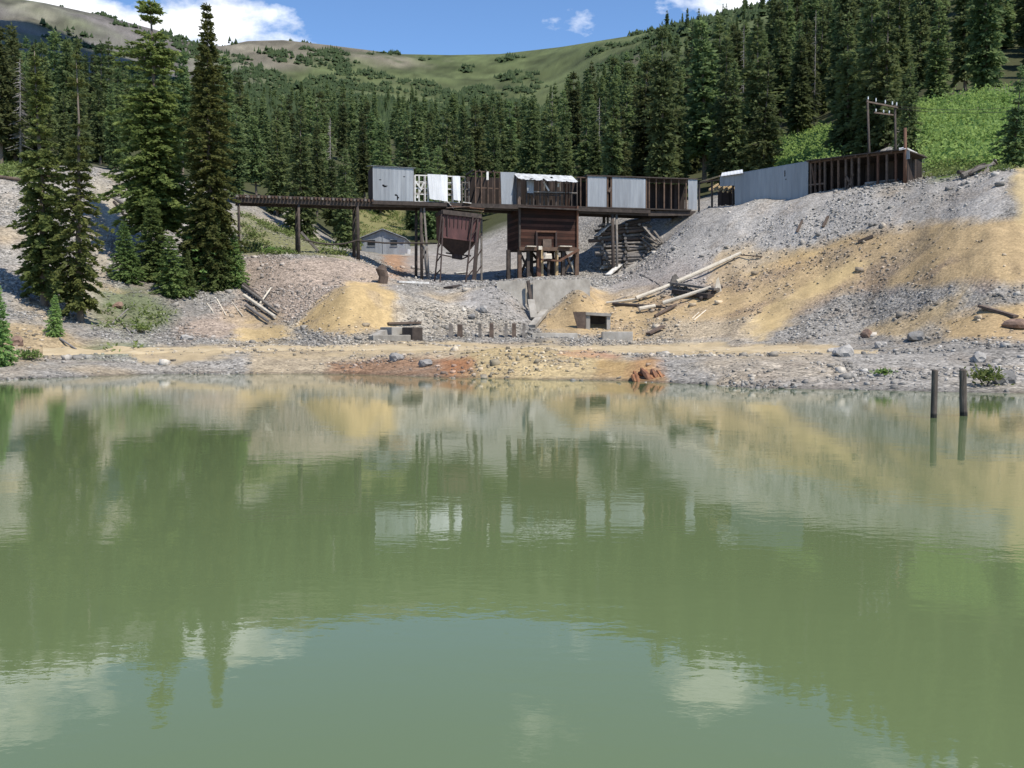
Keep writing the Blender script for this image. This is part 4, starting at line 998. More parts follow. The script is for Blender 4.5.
# ---------------------------------------------------------------- ore bin
ob = bay('ore_bin', 'tall rust-brown plank ore bin on timber legs under the gallery', 'ore bin', T_(548, 278, .7))
BO = .7
a, b, c, d = T_(520.5, 248.5, BO), T_(576.5, 249, BO), T_(576.5, 206.5, BO), T_(520.5, 205.5, BO)
fw = MB().hexa([a, b, b-TN*.2, a-TN*.2, d, c, c-TN*.2, d-TN*.2]).build('front_wall', BINW, ob)
sw = 4.2
MB().hexa([a-TN*.21, a+TD*.18-TN*.21, a+TD*.18-TN*sw, a-TN*sw, d-TN*.21, d+TD*.18-TN*.21, d+TD*.18-TN*sw, d-TN*sw]).build('side_wall', BINW, ob)
MB().hexa([b-TD*.18-TN*.21, b-TN*.21, b-TN*sw, b-TD*.18-TN*sw, c-TD*.18-TN*.21, c-TN*.21, c-TN*sw, c-TD*.18-TN*sw]).build('side_wall', BINW, ob)
MB().hexa([a-TN*(sw-.2)+TD*.2, b-TN*(sw-.2)-TD*.2, b-TN*sw-TD*.2, a-TN*sw+TD*.2, d-TN*(sw-.2)+TD*.2, c-TN*(sw-.2)-TD*.2, c-TN*sw-TD*.2, d-TN*sw+TD*.2]).build('back_wall', BINW, ob)
MB().hexa([a-TN*.2+TD*.2, b-TN*.2-TD*.2, b-TN*(sw-.2)-TD*.2, a-TN*(sw-.2)+TD*.2]+[v+UP*.2 for v in (a-TN*.2+TD*.2, b-TN*.2-TD*.2, b-TN*(sw-.2)-TD*.2, a-TN*(sw-.2)+TD*.2)]).build('floor', WOODD, ob)
for px in (519.5, 577.3): MB().beam(T_(px, 249, BO+.1), T_(px, 206, BO+.1), .22, .16, up=TD).build('corner_post', RUSTO if px > 560 else WOODD, ob)
MB().beam(T_(519, 248.8, BO+.16), T_(578, 249.3, BO+.16), .3, .32).build('sill_beam', WOODB, ob)
for px in (536.5, 556): MB().beam(T_(px, 250, BO+.12), T_(px, 231.5, BO+.12), .16, .16, up=TD).build('chute_guide', RUSTD, fw)
MB().beam(T_(536, 231.5, BO+.13), T_(556, 231.8, BO+.13), .14, .14).build('chute_guide', RUSTO, fw)
MB().hexa([T_(543, 249, BO+.3), T_(551.5, 249.2, BO+.3), T_(551.5, 249.2, BO+.02), T_(543, 249, BO+.02), T_(543, 239, BO+.16), T_(551.5, 239.2, BO+.16), T_(551.5, 239.2, BO+.02), T_(543, 239, BO+.02)]).build('chute_gate', SOOT, fw)
for x0, x1 in ((526, 535.5), (559, 571)): MB().beam(T_(x0, 246.3, BO+.5), T_(x1, 246.6, BO+.5), .55, .08).build('pale_board', WOODP, ob)
MB().beam(T_(538.2, 248, BO+.42), T_(541.8, 248, BO+.42), .3, .32).build('pale_box', WOODP, ob)
MB().hexa([T_(545, 258.5, BO+.8), T_(552, 258.7, BO+.8), T_(552, 257, BO+.2), T_(545, 257, BO+.2), T_(545.5, 254.5, BO+.8), T_(551.5, 254.7, BO+.8), T_(551.5, 253.5, BO+.2), T_(545.5, 253.5, BO+.2)]).build('chute_lip', WOODP, ob)
def leg(px, pytop, off, w, mat, nm='leg'):
    top = T_(px, pytop, off); bot = Vector((top.x, top.y, float(tz(top.x, top.y))-.5)); MB().beam(bot, top, w, w, up=TD).build(nm, mat, ob)
for px, w, mat in ((519.5, .32, WOODB), (528, .26, WOODD), (538.5, .34, RUSTO), (542, .22, WOODY), (548.5, .22, WOODD), (556.5, .26, WOODY), (563, .3, WOODD), (576.5, .36, WOODB)): leg(px, 248.6, BO-.05, w, mat)
for off in (-1.6, -3.2):
    for px in (519.5, 531, 541, 552, 563, 576): leg(px, 248.6, BO+off, .34, WOODD)
def bb(p, q, w=.16, mat=WOODD): MB().beam(p, q, w, w).build('brace', mat, ob)
bb(T_(519, 250, BO-.3), T_(531, 276, BO-.3)); bb(T_(531, 250, BO-1.7), T_(520, 276, BO-1.7), .2); bb(T_(563, 250, BO-1.7), T_(576, 275, BO-1.7), .2); bb(T_(576, 252, BO-3), T_(562, 277, BO-3), .2)
bb(T_(560, 260.5, BO+.5), T_(579, 249.5, BO+.5), .2, RUSTO); bb(T_(533, 262, BO-1.5), T_(562, 258, BO-1.5), .25); bb(T_(531, 252, BO-3.1), T_(552, 276, BO-3.1), .22)
bb(T_(541, 259.5, BO+.6), T_(561, 261, BO+.6), .14, RUSTO); bb(T_(571, 262, BO-.2), T_(574.5, 274, BO-.2), .14, WOODP)
for px in (541.5, 557.5): bb(T_(px, 262, BO+.3), T_(px+.2, 250, BO+.3), .12, WOODY)
for off, w in ((BO-.9, .3), (BO-2.3, .34)):
    p1 = T_(508, 249+off*0, off); leg(508.5, 250, off, w, WOODD)
MB().hexa([T_(518, 207.5, BO), T_(580, 210.3, BO), T_(580, 210.3, BO+1.0), T_(518, 207.5, BO+1.0)]+[v+UP*.14 for v in (T_(518, 207.5, BO), T_(580, 210.3, BO), T_(580, 210.3, BO+1.0), T_(518, 207.5, BO+1.0))]).build('walkway', WOODD, ob)
# ---------------------------------------------------------------- steel hopper
oh = bay('ore_hopper', 'red-brown steel hopper with a pointed bottom on tall lattice legs', 'hopper', T_(458, 278, .9))
HO = 1.5; hd = 2.6
P4 = lambda x0, x1, y0, y1, off, dd=0: [T_(x0, y0, off-dd), T_(x1, y1, off-dd), T_(x1, y1, off-dd)-TN*(hd-2*dd), T_(x0, y0, off-dd)-TN*(hd-2*dd)]
top = P4(442.5, 481, 212.5, 217, HO); mid = P4(443, 477.5, 237, 241.5, HO); low = P4(453.5, 462.5, 254, 255.5, HO, 1.0)
MB().add(mid+top, [(0, 1, 5, 4), (1, 2, 6, 5), (2, 3, 7, 6), (3, 0, 4, 7)]).build('tank', RUSTR, oh); tank = bpy.data.objects['tank']
MB().add([v for v in low]+[v-UP*.02 for v in mid], [(3, 2, 1, 0), (0, 1, 5, 4), (1, 2, 6, 5), (2, 3, 7, 6), (3, 0, 4, 7)]).build('cone', RUSTD, oh)
MB().hexa([v-UP*.35 for v in low]+[v+UP*.05 for v in low]).build('spout', RUSTD, oh)
rim = [v+UP*.05 for v in top]
for i in range(4): MB().beam(rim[i]+(TN*.1 if i == 0 else UP*0), rim[(i+1) % 4]+(TN*.1 if i == 0 else UP*0), .16, .38).build('rim_beam', WOODD, oh)
for k in range(6):
    f = .08+k*.11; p = top[0]*(1-f)+top[1]*f; q = mid[0]*(1-f)+mid[1]*f; MB().beam(p+TN*.03, p*.45+q*.55+TN*.03, .07, .05, up=TD).build('rib', RUSTD, tank)
for f in (.12, .72): p = top[0]*(1-f)+top[1]*f; q = mid[0]*(1-f)+mid[1]*f; MB().beam(p+TN*.04, q+TN*.04, .12, .08, up=TD).build('rib', RUSTD, tank)
MB().beam(mid[0]+TN*.05, mid[1]+TN*.05, .1, .14).build('seam_angle', RUSTR, tank)
def hleg(pt, pb, pxt, pxb, ot, ob_, w, mat=RUSTD):
    a = T_(pxt, pt, ot); b = T_(pxb, pb, ob_); b.z = min(b.z, float(tz(b.x, b.y))-.1); MB().beam(b, a, w, w, up=TD).build('leg', mat, oh); return a, b
pairs = [hleg(214, 280, 441.5, 434.5, HO+.15, HO+.2, .12), hleg(214, 285, 443.5, 440, HO-.05, HO+1.2, .11), hleg(216, 285, 473, 465.5, HO+.2, HO+1.2, .13), hleg(217, 284, 478, 472.5, HO+.05, HO+.9, .14),
         hleg(217, 282, 479.5, 474.5, HO-.3, HO-.2, .2, WOODD), hleg(218, 278, 481.5, 481.5, HO-2.4, HO-2.6, .16, WOODG)]
def lat(p, q, n):
    for k in range(n):
        f, g = (k+.5)/n, (k+1.1)/n
        MB().beam(p[1].lerp(p[0], f), q[1].lerp(q[0], min(g, 1)), .08, .08).build('lattice_bar', RUSTD, oh)
lat(pairs[0], pairs[1], 5); lat(pairs[2], pairs[3], 5); lat(pairs[4], pairs[5], 4)
for k in range(2): MB().beam(pairs[k*2][1].lerp(pairs[k*2][0], .42), low[k]-UP*.3, .09, .09).build('lattice_bar', RUSTD, oh)
MB().beam(T_(446, 253, HO-1.2), T_(471, 256, HO-1.2), .12, .12).build('lattice_bar', RUSTD, oh)
for i, (x0, y0, x1, y1, mat) in enumerate(((446, 208, 470, 206.5, SOOT), (450, 206, 484, 209, RUSTO), (455, 209.5, 483, 211.5, WOODY), (462, 205, 474, 209, SOOT), (470, 210, 485, 208, WOODB), (447, 210, 460, 207, WOODD))):
    o = MB().beam(T_(x0, y0, HO-.2-i*.3), T_(x1, y1, HO-.5-i*.3), .26, .07).build('loose_plank', mat); tag(o, ('brown broken plank', 'rust-brown long plank', 'yellowish plank', 'short dark plank', 'brown plank end', 'blackened plank')[i]+' lying loose on top of the steel hopper', 'plank', 'loose planks on the hopper')

# ---------------------------------------------------------------- blue-grey cabin in the cut
cb = bay('metal_hut', 'small blue-grey gabled metal hut behind the trestle legs', 'hut', gpt(383, 113))
w0 = at(361.5, 251, 113.5); w1 = at(404.5, 251, 113.5); zb = min(float(tz(w0.x, w0.y)), float(tz(w1.x, w1.y)))-.3
for w in (w0, w1): w.z = zb
ze, zr = zof(238.5, 113.5), zof(230, 113.5); mdx = (w0+w1)/2; BKV = Vector((0, 6.5, 0))
m = MB(); e0, e1, ap = Vector((w0.x, w0.y, ze)), Vector((w1.x, w1.y, ze)), Vector((mdx.x, mdx.y, zr))
m.add([w0, w1, e1, ap, e0, w0+BKV, w1+BKV, e1+BKV, ap+BKV, e0+BKV], [(0, 1, 2, 3, 4), (6, 5, 9, 8, 7), (1, 6, 7, 2), (5, 0, 4, 9)]); m.build('walls', GALVD, cb)
for ee, s in ((e0, -1), (e1, 1)):
    r_ = MB(); o1 = (ee-ap)*1.06; f0 = ap-Vector((0, .35, -.06)); f1 = ap+o1-Vector((0, .35, -.06)); k = BKV+Vector((0, .6, 0))
    r_.hexa([f0, f1, f1+k, f0+k, f0+UP*.08, f1+UP*.08, f1+k+UP*.08, f0+k+UP*.08]); r_.build('roof', GALVD, cb)
for x0, x1 in ((367.5, 375), (390.5, 397)):
    a, b = at(x0, 246, 113.4), at(x1, 239.6, 113.4)
    wv = MB().hexa([Vector((a.x, 113.46, a.z)), Vector((b.x, 113.46, a.z)), Vector((b.x, 113.52, a.z)), Vector((a.x, 113.52, a.z)), Vector((a.x, 113.46, b.z)), Vector((b.x, 113.46, b.z)), Vector((b.x, 113.52, b.z)), Vector((a.x, 113.52, b.z))]).build('window', BLACK, cb)
    m = MB()
    for zz in (a.z, b.z): m.beam(Vector((a.x-.05, 113.44, zz)), Vector((b.x+.05, 113.44, zz)), .06, .08)
    m.build('window_frame', GALVD, wv)
MB().beam(Vector((mdx.x, 113.45, zb)), Vector((mdx.x, 113.45, zr-.15)), .06, .06).build('seam_strip', GALV, cb)
tag(MB().beam(at(401, 250.5, 111), at(409, 251.5, 110.5), .6, .5).build('crate', WHITE), 'white block lying on the ground beside the blue-grey hut', 'block')

# ---------------------------------------------------------------- pipe strung between the trestle legs
def log(name, pts, radii, mat, label, cat, group=None, n=9, jit=.06):
    o = MB().tube(pts, radii, n, True, jit).build(name, mat, smooth=False); return tag(o, label, cat, group)
log('water_pipe', [T_(303, 239.5, .3), T_(318, 243, .3), T_(332, 244.5, .3), T_(345, 243.5, .3), T_(357, 240.5, .3), T_(385, 243, .35), T_(421, 243, .35), T_(437, 243.5, .5)], [.07]*8, WOODD, 'thin dark sagging pipe strung level between the trestle legs', 'pipe')

# ---------------------------------------------------------------- collapsed timber crib right of the bin
CL = 'grey weathered log stacked in the collapsed crib right of the ore bin'; CG = 'logs of the collapsed timber crib'
rr = random.Random(5)
def crib_pt(px, py, D): return at(px, py, D)
rows = 14
for k in range(rows):
    py = 271-k*3.45; f = k/(rows-1)
    D = 94.25+f*1.5
    xl = np.interp(f, [0, .15, .4, .75, 1], [611, 602, 596, 592, 600]); xr = np.interp(f, [0, .3, .6, .85, 1], [640, 655, 661, 657, 650])
    for h in range(2 if k % 2 else 3):
        a = xl+rr.uniform(-5, 7)+h*rr.uniform(3, 9); b = xr-rr.uniform(0, 7)-(2-h)*rr.uniform(0, 4); tilt = rr.uniform(-2.4, 1.6)-1.2*f*2
        Dd = D+h*.45+rr.uniform(-.15, .15); ra = rr.uniform(.10, .20)
        p, q = at(a, py+tilt*-.7, Dd), at(b, py+tilt*1.1, Dd+rr.uniform(.0, .8))
        log('crib_log', [p, (p+q)/2+Vector((0, 0, rr.uniform(-.06, .06))), q], [ra, ra*.97, ra*.9], rr.choice((WOODG, SNAG, WOODG, SOOT)), CL, 'log', CG, 8)
    for h in range(3):
        x_ = xl+(xr-xl)*(.12+.36*h)+rr.uniform(-3, 3); p = at(x_, py-1.7, D-.35); q = p+Vector((rr.uniform(-.3, .3), 2.2, rr.uniform(-.1, .1)))
        log('crib_log', [p, q], [.14, .13], rr.choice((WOODG, SNAG)), CL, 'log', CG, 8)
FL = 'splintered plank fanning out of the right side of the timber crib'; FG = 'planks fanning out of the crib'
for (x0, y0, x1, y1) in ((643, 226, 655, 240), (645, 230, 661, 243), (641, 234, 658, 244), (644, 239, 663, 246), (640, 243, 660, 248), (654, 231, 663, 243), (641, 238, 656, 249)):
    p, q = at(x0, y0, 95.4), at(x1, y1, 93.6); tag(MB().beam(p, q, .22, .09).build('splintered_plank', rr.choice((WOODG, WOODG, WOODP))), FL, 'plank', FG)
tag(MB().beam(at(596, 236, 95.0), at(610, 223.5, 95.8), .6, .12).build('white_board', WOODW), 'wide whitish board tilted on the left edge of the timber crib', 'board')
log('crib_log', [at(626, 224, 96.0), at(650, 219, 96.2)], [.26, .22], WOODD, 'thickest dark log lying across the top of the timber crib', 'log', CG)
g = hit(613, 268); m = MB(); m.hexa([g+v for v in (Vector((-1.3, -.7, -.2)), Vector((1.1, -.6, -.2)), Vector((1.2, .9, -.1)), Vector((-1.1, .8, 0)), Vector((-1.1, -.6, .15)), Vector((.9, -.5, .3)), Vector((.5, .7, .75)), Vector((-.5, .6, .7)))])
tag(m.build('concrete_slab', CONC), 'broken grey slab heap at the foot of the timber crib', 'slab')

# ---------------------------------------------------------------- power line frame behind the shed
up_ = bay('power_pole', 'two-legged wooden power line frame with crossarms behind the shed', 'power line frame', gpt(880, 84))
pa, pb = gpt(869.5, 83.5), gpt(895, 85)
ta, tb = at(867.6, 99.5, 83.5), at(895, 105, 85)
for p, q, mat in ((pa, ta, RUSTO), (pb, tb, WOODB)): MB().tube([p-UP*.5, q], [.12, .085], 8).build('pole', WOODD, up_, smooth=True)
x0, x1 = at(866.5, 101.5, 83.4), at(897.5, 107.5, 85.0)
ca1 = MB().beam(x0, x1, .10, .12).build('crossarm', SOOT, up_)
ca2 = MB().beam(at(874, 112.5, 83.9), at(893, 115, 84.8), .1, .12).build('crossarm', SOOT, up_)
for f in (.05, .3, .6, .83, .97):
    p = x0.lerp(x1, f)+UP*.12; MB().tube([p, p+UP*.12, p+UP*.2, p+UP*.3], [.03, .06, .04, .05], 8).build('insulator', CERAM, ca1)
for f in (.1, .5, .8):
    p = at(874, 112.5, 83.9).lerp(at(893, 115, 84.8), f)+UP*.08; MB().tube([p, p+UP*.1, p+UP*.24], [.03, .055, .04], 8).build('insulator', CERAM, ca2)
for i, (yy, zz) in enumerate(((107, 104.5), (109, 109.0))):
    p0 = at(897 if i == 0 else 895.3, yy-1, 85); p1 = at(1040, zz, 70); pts = [p0.lerp(p1, s/8)-UP*.35*(1-(s/4-1)**2) for s in range(9)]
    log('power_wire', pts, [.018]*9, WOODD, ('upper', 'lower')[i]+' dark wire running from the power frame to the right edge', 'wire', None, 5, 0)
# ---------------------------------------------------------------- concrete remains on the bench
def block(name, p0, p1, depth, h, mat, label, cat, taper=0, sink=.3, parent=None):
    """block along the ground from p0 to p1 (its near foot), depth away from the pond, height h"""
    p0, p1 = Vector(p0), Vector(p1); zb = min(p0.z, p1.z)-sink; ht = max(p0.z, p1.z)+h
    d = (p1-p0); d.z = 0; d.normalize(); n = Vector((-d.y, d.x, 0))
    if n.y < 0: n = -n
    a, b = Vector((p0.x, p0.y, zb)), Vector((p1.x, p1.y, zb)); hh = Vector((0, 0, ht-zb))
    m = MB().hexa([a, b, b+n*depth, a+n*depth, a+hh+n*taper, b+hh+n*taper, b+hh+n*depth, a+hh+n*depth])
    o = m.build(name, mat, parent)
    if parent is None: tag(o, label, cat)
    bv = o.modifiers.new('worn_edges', 'BEVEL'); bv.width = .05; bv.segments = 2
    return o
def gat(px, py, dmin=40): return hit(px, py, dmin)
f1 = bay('concrete_footing', 'long grey concrete footing with a wooden end at the foot of the yellow heap', 'footing', gat(400, 341))
block('main_block', gat(373, 341), gat(411, 341.5), 1.3, .35, CONC, '', '', parent=f1); block('upper_block', gat(392, 337), gat(412, 338), 1.2, .62, CONC, '', '', parent=f1)
block('wooden_end', gat(412.5, 341), gat(423, 341), .9, .85, WOODD, '', '', parent=f1)
tag(MB().beam(gat(388, 326)+UP*.12, gat(421, 325)+UP*.12, .25, .14).build('plank', SOOT), 'dark plank lying above the long concrete footing', 'plank')
tag(MB().beam(gat(384, 337)+UP*.3, gat(372, 340)+UP*.1, .5, .3).build('concrete_slab', CONC), 'low slab fallen at the left end of the long concrete footing', 'slab')
PG = 'row of short concrete stub posts'
for i, (px, w) in enumerate(((451, .32), (460, .36), (480, .22), (491.5, .30), (506, .24), (514, .3), (524, .24))):
    g = gat(px, 337.5); h = random.uniform(.8, 1.0)
    o = MB().hexa([g+Vector(v) for v in ((-w/2, -.15, -.3), (w/2, -.15, -.3), (w/2, .15, -.3), (-w/2, .15, -.3), (-w/2+.02, -.14, h), (w/2-.03, -.14, h-.06), (w/2-.02, .14, h), (-w/2+.02, .14, h))]).build('stub_post', SOOT if i % 2 else WOODG)
    tag(o, 'short grey concrete stub post standing in the row along the road', 'post', PG)
# retaining wall under the bin
rw = bay('retaining_wall', 'pale concrete retaining wall below the ore bin, split by a dark slot', 'wall', gat(560, 312))
def wallpiece(x0, x1, yt0, yt1, yb0, yb1, D0, D1, th=.5, nm='wall_slab'):
    a, b, c, d = at(x0, yb0, D0), at(x1, yb1, D1), at(x1, yt1, D1+.8), at(x0, yt0, D0+.8); k = Vector((0, th, 0))
    for v in (a, b): v.z -= .6
    o = MB().hexa([a, b, b+k+Vector((0, .8, 0)), a+k+Vector((0, .8, 0)), d, c, c+k, d+k]).build(nm, CONC, rw); return o
wallpiece(497, 525.5, 281.5, 280, 306, 309, 73.9, 73.9); wallpiece(533, 590, 279.6, 279.2, 318, 303, 73.6, 74.3)
wallpiece(525.6, 532.9, 283, 282.5, 310, 312, 74.3, 74.3, nm='slot_back')
MB().beam(at(528, 281, 74.2), at(531, 302, 73.6), .22, .2).build('slot_post', WOODD, rw)
MB().beam(at(531, 300, 73.4), at(534, 318, 72.0), .5, .15).build('broken_lip', CONC, rw)
wv = MB(); p, q = gat(532, 328), gat(545, 314); wv.beam(p+UP*.1, q+UP*.2, .5, .25); tag(wv.build('concrete_slab', CONC), 'pale fallen slab leaning below the slot of the retaining wall', 'slab')
block('concrete_slab', gat(532, 338), gat(578, 339), 1.4, .32, CONC, 'low flat grey slab along the road below the yellow slope', 'slab', .25)
block('concrete_block', gat(602, 340), gat(633, 341), 1.3, .55, CONC, 'pale grey concrete block beside the road, lower right of the culvert box', 'block', .15)
# box culvert
cu = bay('box_culvert', 'small concrete culvert box with a dark opening and a brown side board', 'culvert', gat(592, 328))
D = gat(590, 330).y
a, b = at(586, 327, D), at(606, 329, D+.6); zt = zof(315, D); k = Vector((0, 2.4, 0))
MB().hexa([Vector((a.x, a.y, a.z-.4)), Vector((a.x+.28, a.y, a.z-.4)), Vector((a.x+.28, a.y, a.z-.4))+k, Vector((a.x, a.y, a.z-.4))+k, Vector((a.x, a.y, zt)), Vector((a.x+.28, a.y, zt)), Vector((a.x+.28, a.y, zt))+k, Vector((a.x, a.y, zt))+k]).build('side_wall', CONC, cu)
MB().hexa([Vector((b.x, a.y, a.z-.4)), Vector((b.x+.25, a.y, a.z-.4)), Vector((b.x+.25, a.y, a.z-.4))+k, Vector((b.x, a.y, a.z-.4))+k, Vector((b.x, a.y, zt-.1)), Vector((b.x+.25, a.y, zt-.1)), Vector((b.x+.25, a.y, zt-.1))+k, Vector((b.x, a.y, zt-.1))+k]).build('side_wall', CONC, cu)
MB().hexa([Vector((a.x-.02, a.y-.1, zt)), Vector((b.x+.3, a.y-.1, zt-.1)), Vector((b.x+.3, a.y, zt-.1))+k, Vector((a.x-.02, a.y, zt))+k, Vector((a.x-.02, a.y-.1, zt+.2)), Vector((b.x+.3, a.y-.1, zt+.1)), Vector((b.x+.3, a.y, zt+.1))+k, Vector((a.x-.02, a.y, zt+.2))+k]).build('lid_slab', CONC, cu)
c = at(572.5, 312, D+.3); e = at(585.5, 327, D)
MB().hexa([Vector((c.x+.35, e.y-.1, e.z-.2)), Vector((e.x, e.y-.12, e.z-.3)), Vector((e.x, e.y, e.z-.3)), Vector((c.x+.35, e.y+.02, e.z-.2)), Vector((c.x, e.y-.1, c.z)), Vector((e.x, e.y-.12, c.z)), Vector((e.x, e.y, c.z)), Vector((c.x, e.y+.02, c.z))]).build('side_board', SOOT, cu)
MB().hexa([Vector((a.x+.3, a.y+1.2, a.z-.4)), Vector((b.x, a.y+1.2, a.z-.4)), Vector((b.x, a.y+1.3, a.z-.4)), Vector((a.x+.3, a.y+1.3, a.z-.4)), Vector((a.x+.3, a.y+1.2, zt)), Vector((b.x, a.y+1.2, zt-.1)), Vector((b.x, a.y+1.3, zt-.1)), Vector((a.x+.3, a.y+1.3, zt))]).build('dark_back', WOODD, cu)

# ---------------------------------------------------------------- poles and planks on the slope
def lay(name, a, b, r, mat, label, cat, lift=(0, 0), n=4, r2=None):
    p, q = gat(*a)+UP*(r*.8+lift[0]), gat(*b)+UP*(r*.8+lift[1]); pts = []
    for i in range(n+1):
        s = i/n; v = p.lerp(q, s); v.z = max(v.z, float(tz(v.x, v.y))+r*.35); pts.append(v)
    return log(name, pts, [r+(((r2 or r*.8)-r)*i/n) for i in range(n+1)], mat, label, cat)
lay('peeled_pole', (677, 287), (741, 257.5), .17, WOODP, 'long pale peeled pole, highest on the grey and yellow slope', 'pole', (.2, .2))
lay('thin_rod', (741, 257.5), (762, 258.5), .05, SOOT, 'thin dark rod continuing from the top of the long pale pole', 'rod', (.15, .1))
lay('peeled_pole', (636, 303), (671, 289), .16, WOODP, 'broken pale pole in the middle of the debris, just below the long one', 'pole', (.2, .2))
lay('peeled_pole', (606, 305.5), (638, 301.5), .09, WOODP, 'thin whitish pole lying to the left of the broken pale pole', 'pole', (.1, .1))
lay('peeled_pole', (663, 308.5), (711, 294), .16, WOODP, 'straight pale pole, lowest of the long poles on the slope', 'pole', (.25, .35))
lay('peeled_pole', (639, 314), (655, 311), .17, WOODP, 'short pale pole stub left of the lowest long pole', 'pole', (.2, .2))
p, q = gat(671, 288)+UP*.35, gat(717, 294.5)+UP*.35
tag(MB().beam(p, q, .6, .16).build('timber_beam', WOODG), 'wide grey timber lying across between the pale poles', 'beam')
p, q = gat(675, 294)+UP*.15, gat(711, 299)+UP*.15
tag(MB().beam(p, q, .7, .3).build('timber_beam', WOODD), 'dark timber under the wide grey one', 'beam')  # the dark tone is the timber material's own
lay('dark_log', (613, 307), (662, 310.5), .13, WOODD, 'long dark log below the thin whitish pole', 'log', (.1, .15))
lay('dark_log', (655, 318), (676, 308), .13, SOOT, 'brown rotten log end beside the short pale stub', 'log', (0, .1))
lay('dark_log', (700, 302), (722, 290), .15, WOODD, 'dark charred log at the right end of the debris', 'log', (.05, .1))
p = gat(717, 293); tag(MB().hexa([p+Vector(v) for v in ((-.2, -.1, 0), (.35, -.1, 0), (.3, .15, 0), (-.2, .15, 0), (-.05, -.05, .9), (.08, -.05, 1.1), (.1, .1, 1.0), (-.02, .1, .85))]).build('splintered_stump', WOODP), 'pale upright splinter at the right end of the debris', 'splinter')
p = gat(677, 284); tag(MB().hexa([p+Vector(v) for v in ((-.5, -.2, 0), (.4, -.2, 0), (.4, .3, .1), (-.5, .3, .1), (-.35, -.1, .6), (-.1, -.1, .75), (.1, .15, .55), (-.3, .2, .65))]).build('splintered_stump', WOODG), 'grey splintered stump at the lower end of the long pale pole', 'stump')
lay('stick', (694, 321), (706, 311), .05, WOODP, 'thin pale stick on the yellow slope, longer of two', 'stick')
lay('stick', (692, 319.5), (699, 313), .035, WOODP, 'thin pale stick on the yellow slope, shorter of two', 'stick')
p, q = gat(648, 336)+UP*.15, gat(663, 330)+UP*.25
tag(MB().beam(p, q, .5, .12).build('board', SOOT), 'brown board fallen beside the road below the poles', 'board')
lay('stick', (612, 303), (625, 298), .07, WOODG, 'grey stick above the thin whitish pole', 'stick')
lay('stick', (640, 275), (663, 289), .06, WOODG, 'grey stick on the rubble right of the crib foot', 'stick')
p, q = gat(608, 276)+UP*.1, gat(621, 267)+UP*.3
tag(MB().beam(p, q, .5, .1).build('board', WOODW), 'whitish board leaning at the foot of the timber crib', 'board')
p, q = gat(935+45, 311.5)+UP*.25, gat(1016, 319)+UP*.1
tag(MB().beam(p, q, .35, .12).build('board', SOOT), 'brown board at the right edge above the shore', 'board')
tag(MB().beam(gat(858, 244)+UP*.1, gat(873, 238)+UP*.1, .3, .2).build('board', WOODD), 'dark timber half buried where the grey dump meets the yellow slope', 'board')
tag(MB().beam(gat(797, 234)+UP*.1, gat(802, 226)+UP*.35, .16, .1).build('board', SOOT), 'short brown board sticking up from the grey dump face', 'board')
tag(MB().beam(gat(823, 229)+UP*.1, gat(828, 221)+UP*.3, .18, .12).build('board', SOOT), 'brown stump of timber further right on the dump face', 'board')
lay('dark_log', (865, 186.5), (898, 182.5), .12, SNAG, 'grey log lying along the foot of the open shed', 'log', (.1, .1))
# logs below the bank spruces
for i, (a, b, r_, lb) in enumerate((((243, 290), (278, 316), .12, 'grey fallen log, uppermost in the heap at the bank spruce'), ((244, 300), (275, 321), .14, 'pale thick fallen log in the middle of the bank log heap'),
                              ((246, 310), (268, 325), .12, 'lowest fallen log of the heap at the bank spruce'), ((240, 285), (262, 303), .13, 'short dark log behind the bank log heap'))):
    lay('fallen_log', a, b, r_, (WOODG, WOODP, SNAG, WOODD)[i], lb, 'log', (.2, .15))
lay('stick', (260, 306), (271, 293), .07, WOODP, 'pale stick leaning on the bank log heap', 'stick', (.1, .3))
for i, (a, b) in enumerate((((217, 300), (226, 316)), ((207, 304), (214, 314)), ((232, 303), (243, 317)))):
    lay('stick', a, b, .05, WOODP, ('longest bleached stick', 'shortest bleached stick', 'bleached stick nearest the log heap')[i]+' on the rubble below the young spruces', 'stick')
lay('dark_log', (-8, 179), (27, 183.5), .16, SOOT, 'reddish-brown log lying on the talus crest at the left edge', 'log', (.1, .1))
lay('fallen_log', (112, 198), (134, 212), .16, SNAG, 'grey log on the talus above the lone young spruce', 'log')
lay('fallen_log', (114, 203), (126, 219), .12, WOODD, 'dark log crossing the talus above the lone young spruce', 'log')
lay('stick', (60, 340), (76, 350), .06, SNAG, 'bleached stick by the shore near the yellowish sapling', 'stick')
lay('stick', (118, 318), (133, 338), .05, SNAG, 'bleached stick on the bank left of the rubble', 'stick')
lay('stick', (112, 326), (128, 316), .05, SNAG, 'crooked bleached branch across the bank', 'stick', (.1, .4))
# upright brown stump and white boards on the gravel pad
g = gat(382, 283)
tag(MB().tube([g-UP*.2, g+Vector((.05, 0, .5)), g+Vector((-.05, 0, 1.0)), g+Vector((.15, 0, 1.35))], [.33, .38, .45, .2], 7, True, .25).build('tree_stump', SOOT), 'dark brown upturned stump above the yellow heap', 'stump')
tag(MB().beam(gat(398, 283)+UP*.1, gat(428, 285)+UP*.15, .35, .15).build('board', WOODW), 'long white board on the gravel at the hopper legs', 'board')
tag(MB().beam(gat(448, 289)+UP*.1, gat(459, 287)+UP*.1, .8, .15).build('board', WOODD), 'dark scrap board on the gravel under the hopper', 'board')
tag(MB().beam(gat(455, 274)+UP*.1, gat(468, 273)+UP*.1, .4, .1).build('board', WOODW), 'pale board on the grey ground behind the hopper legs', 'board')
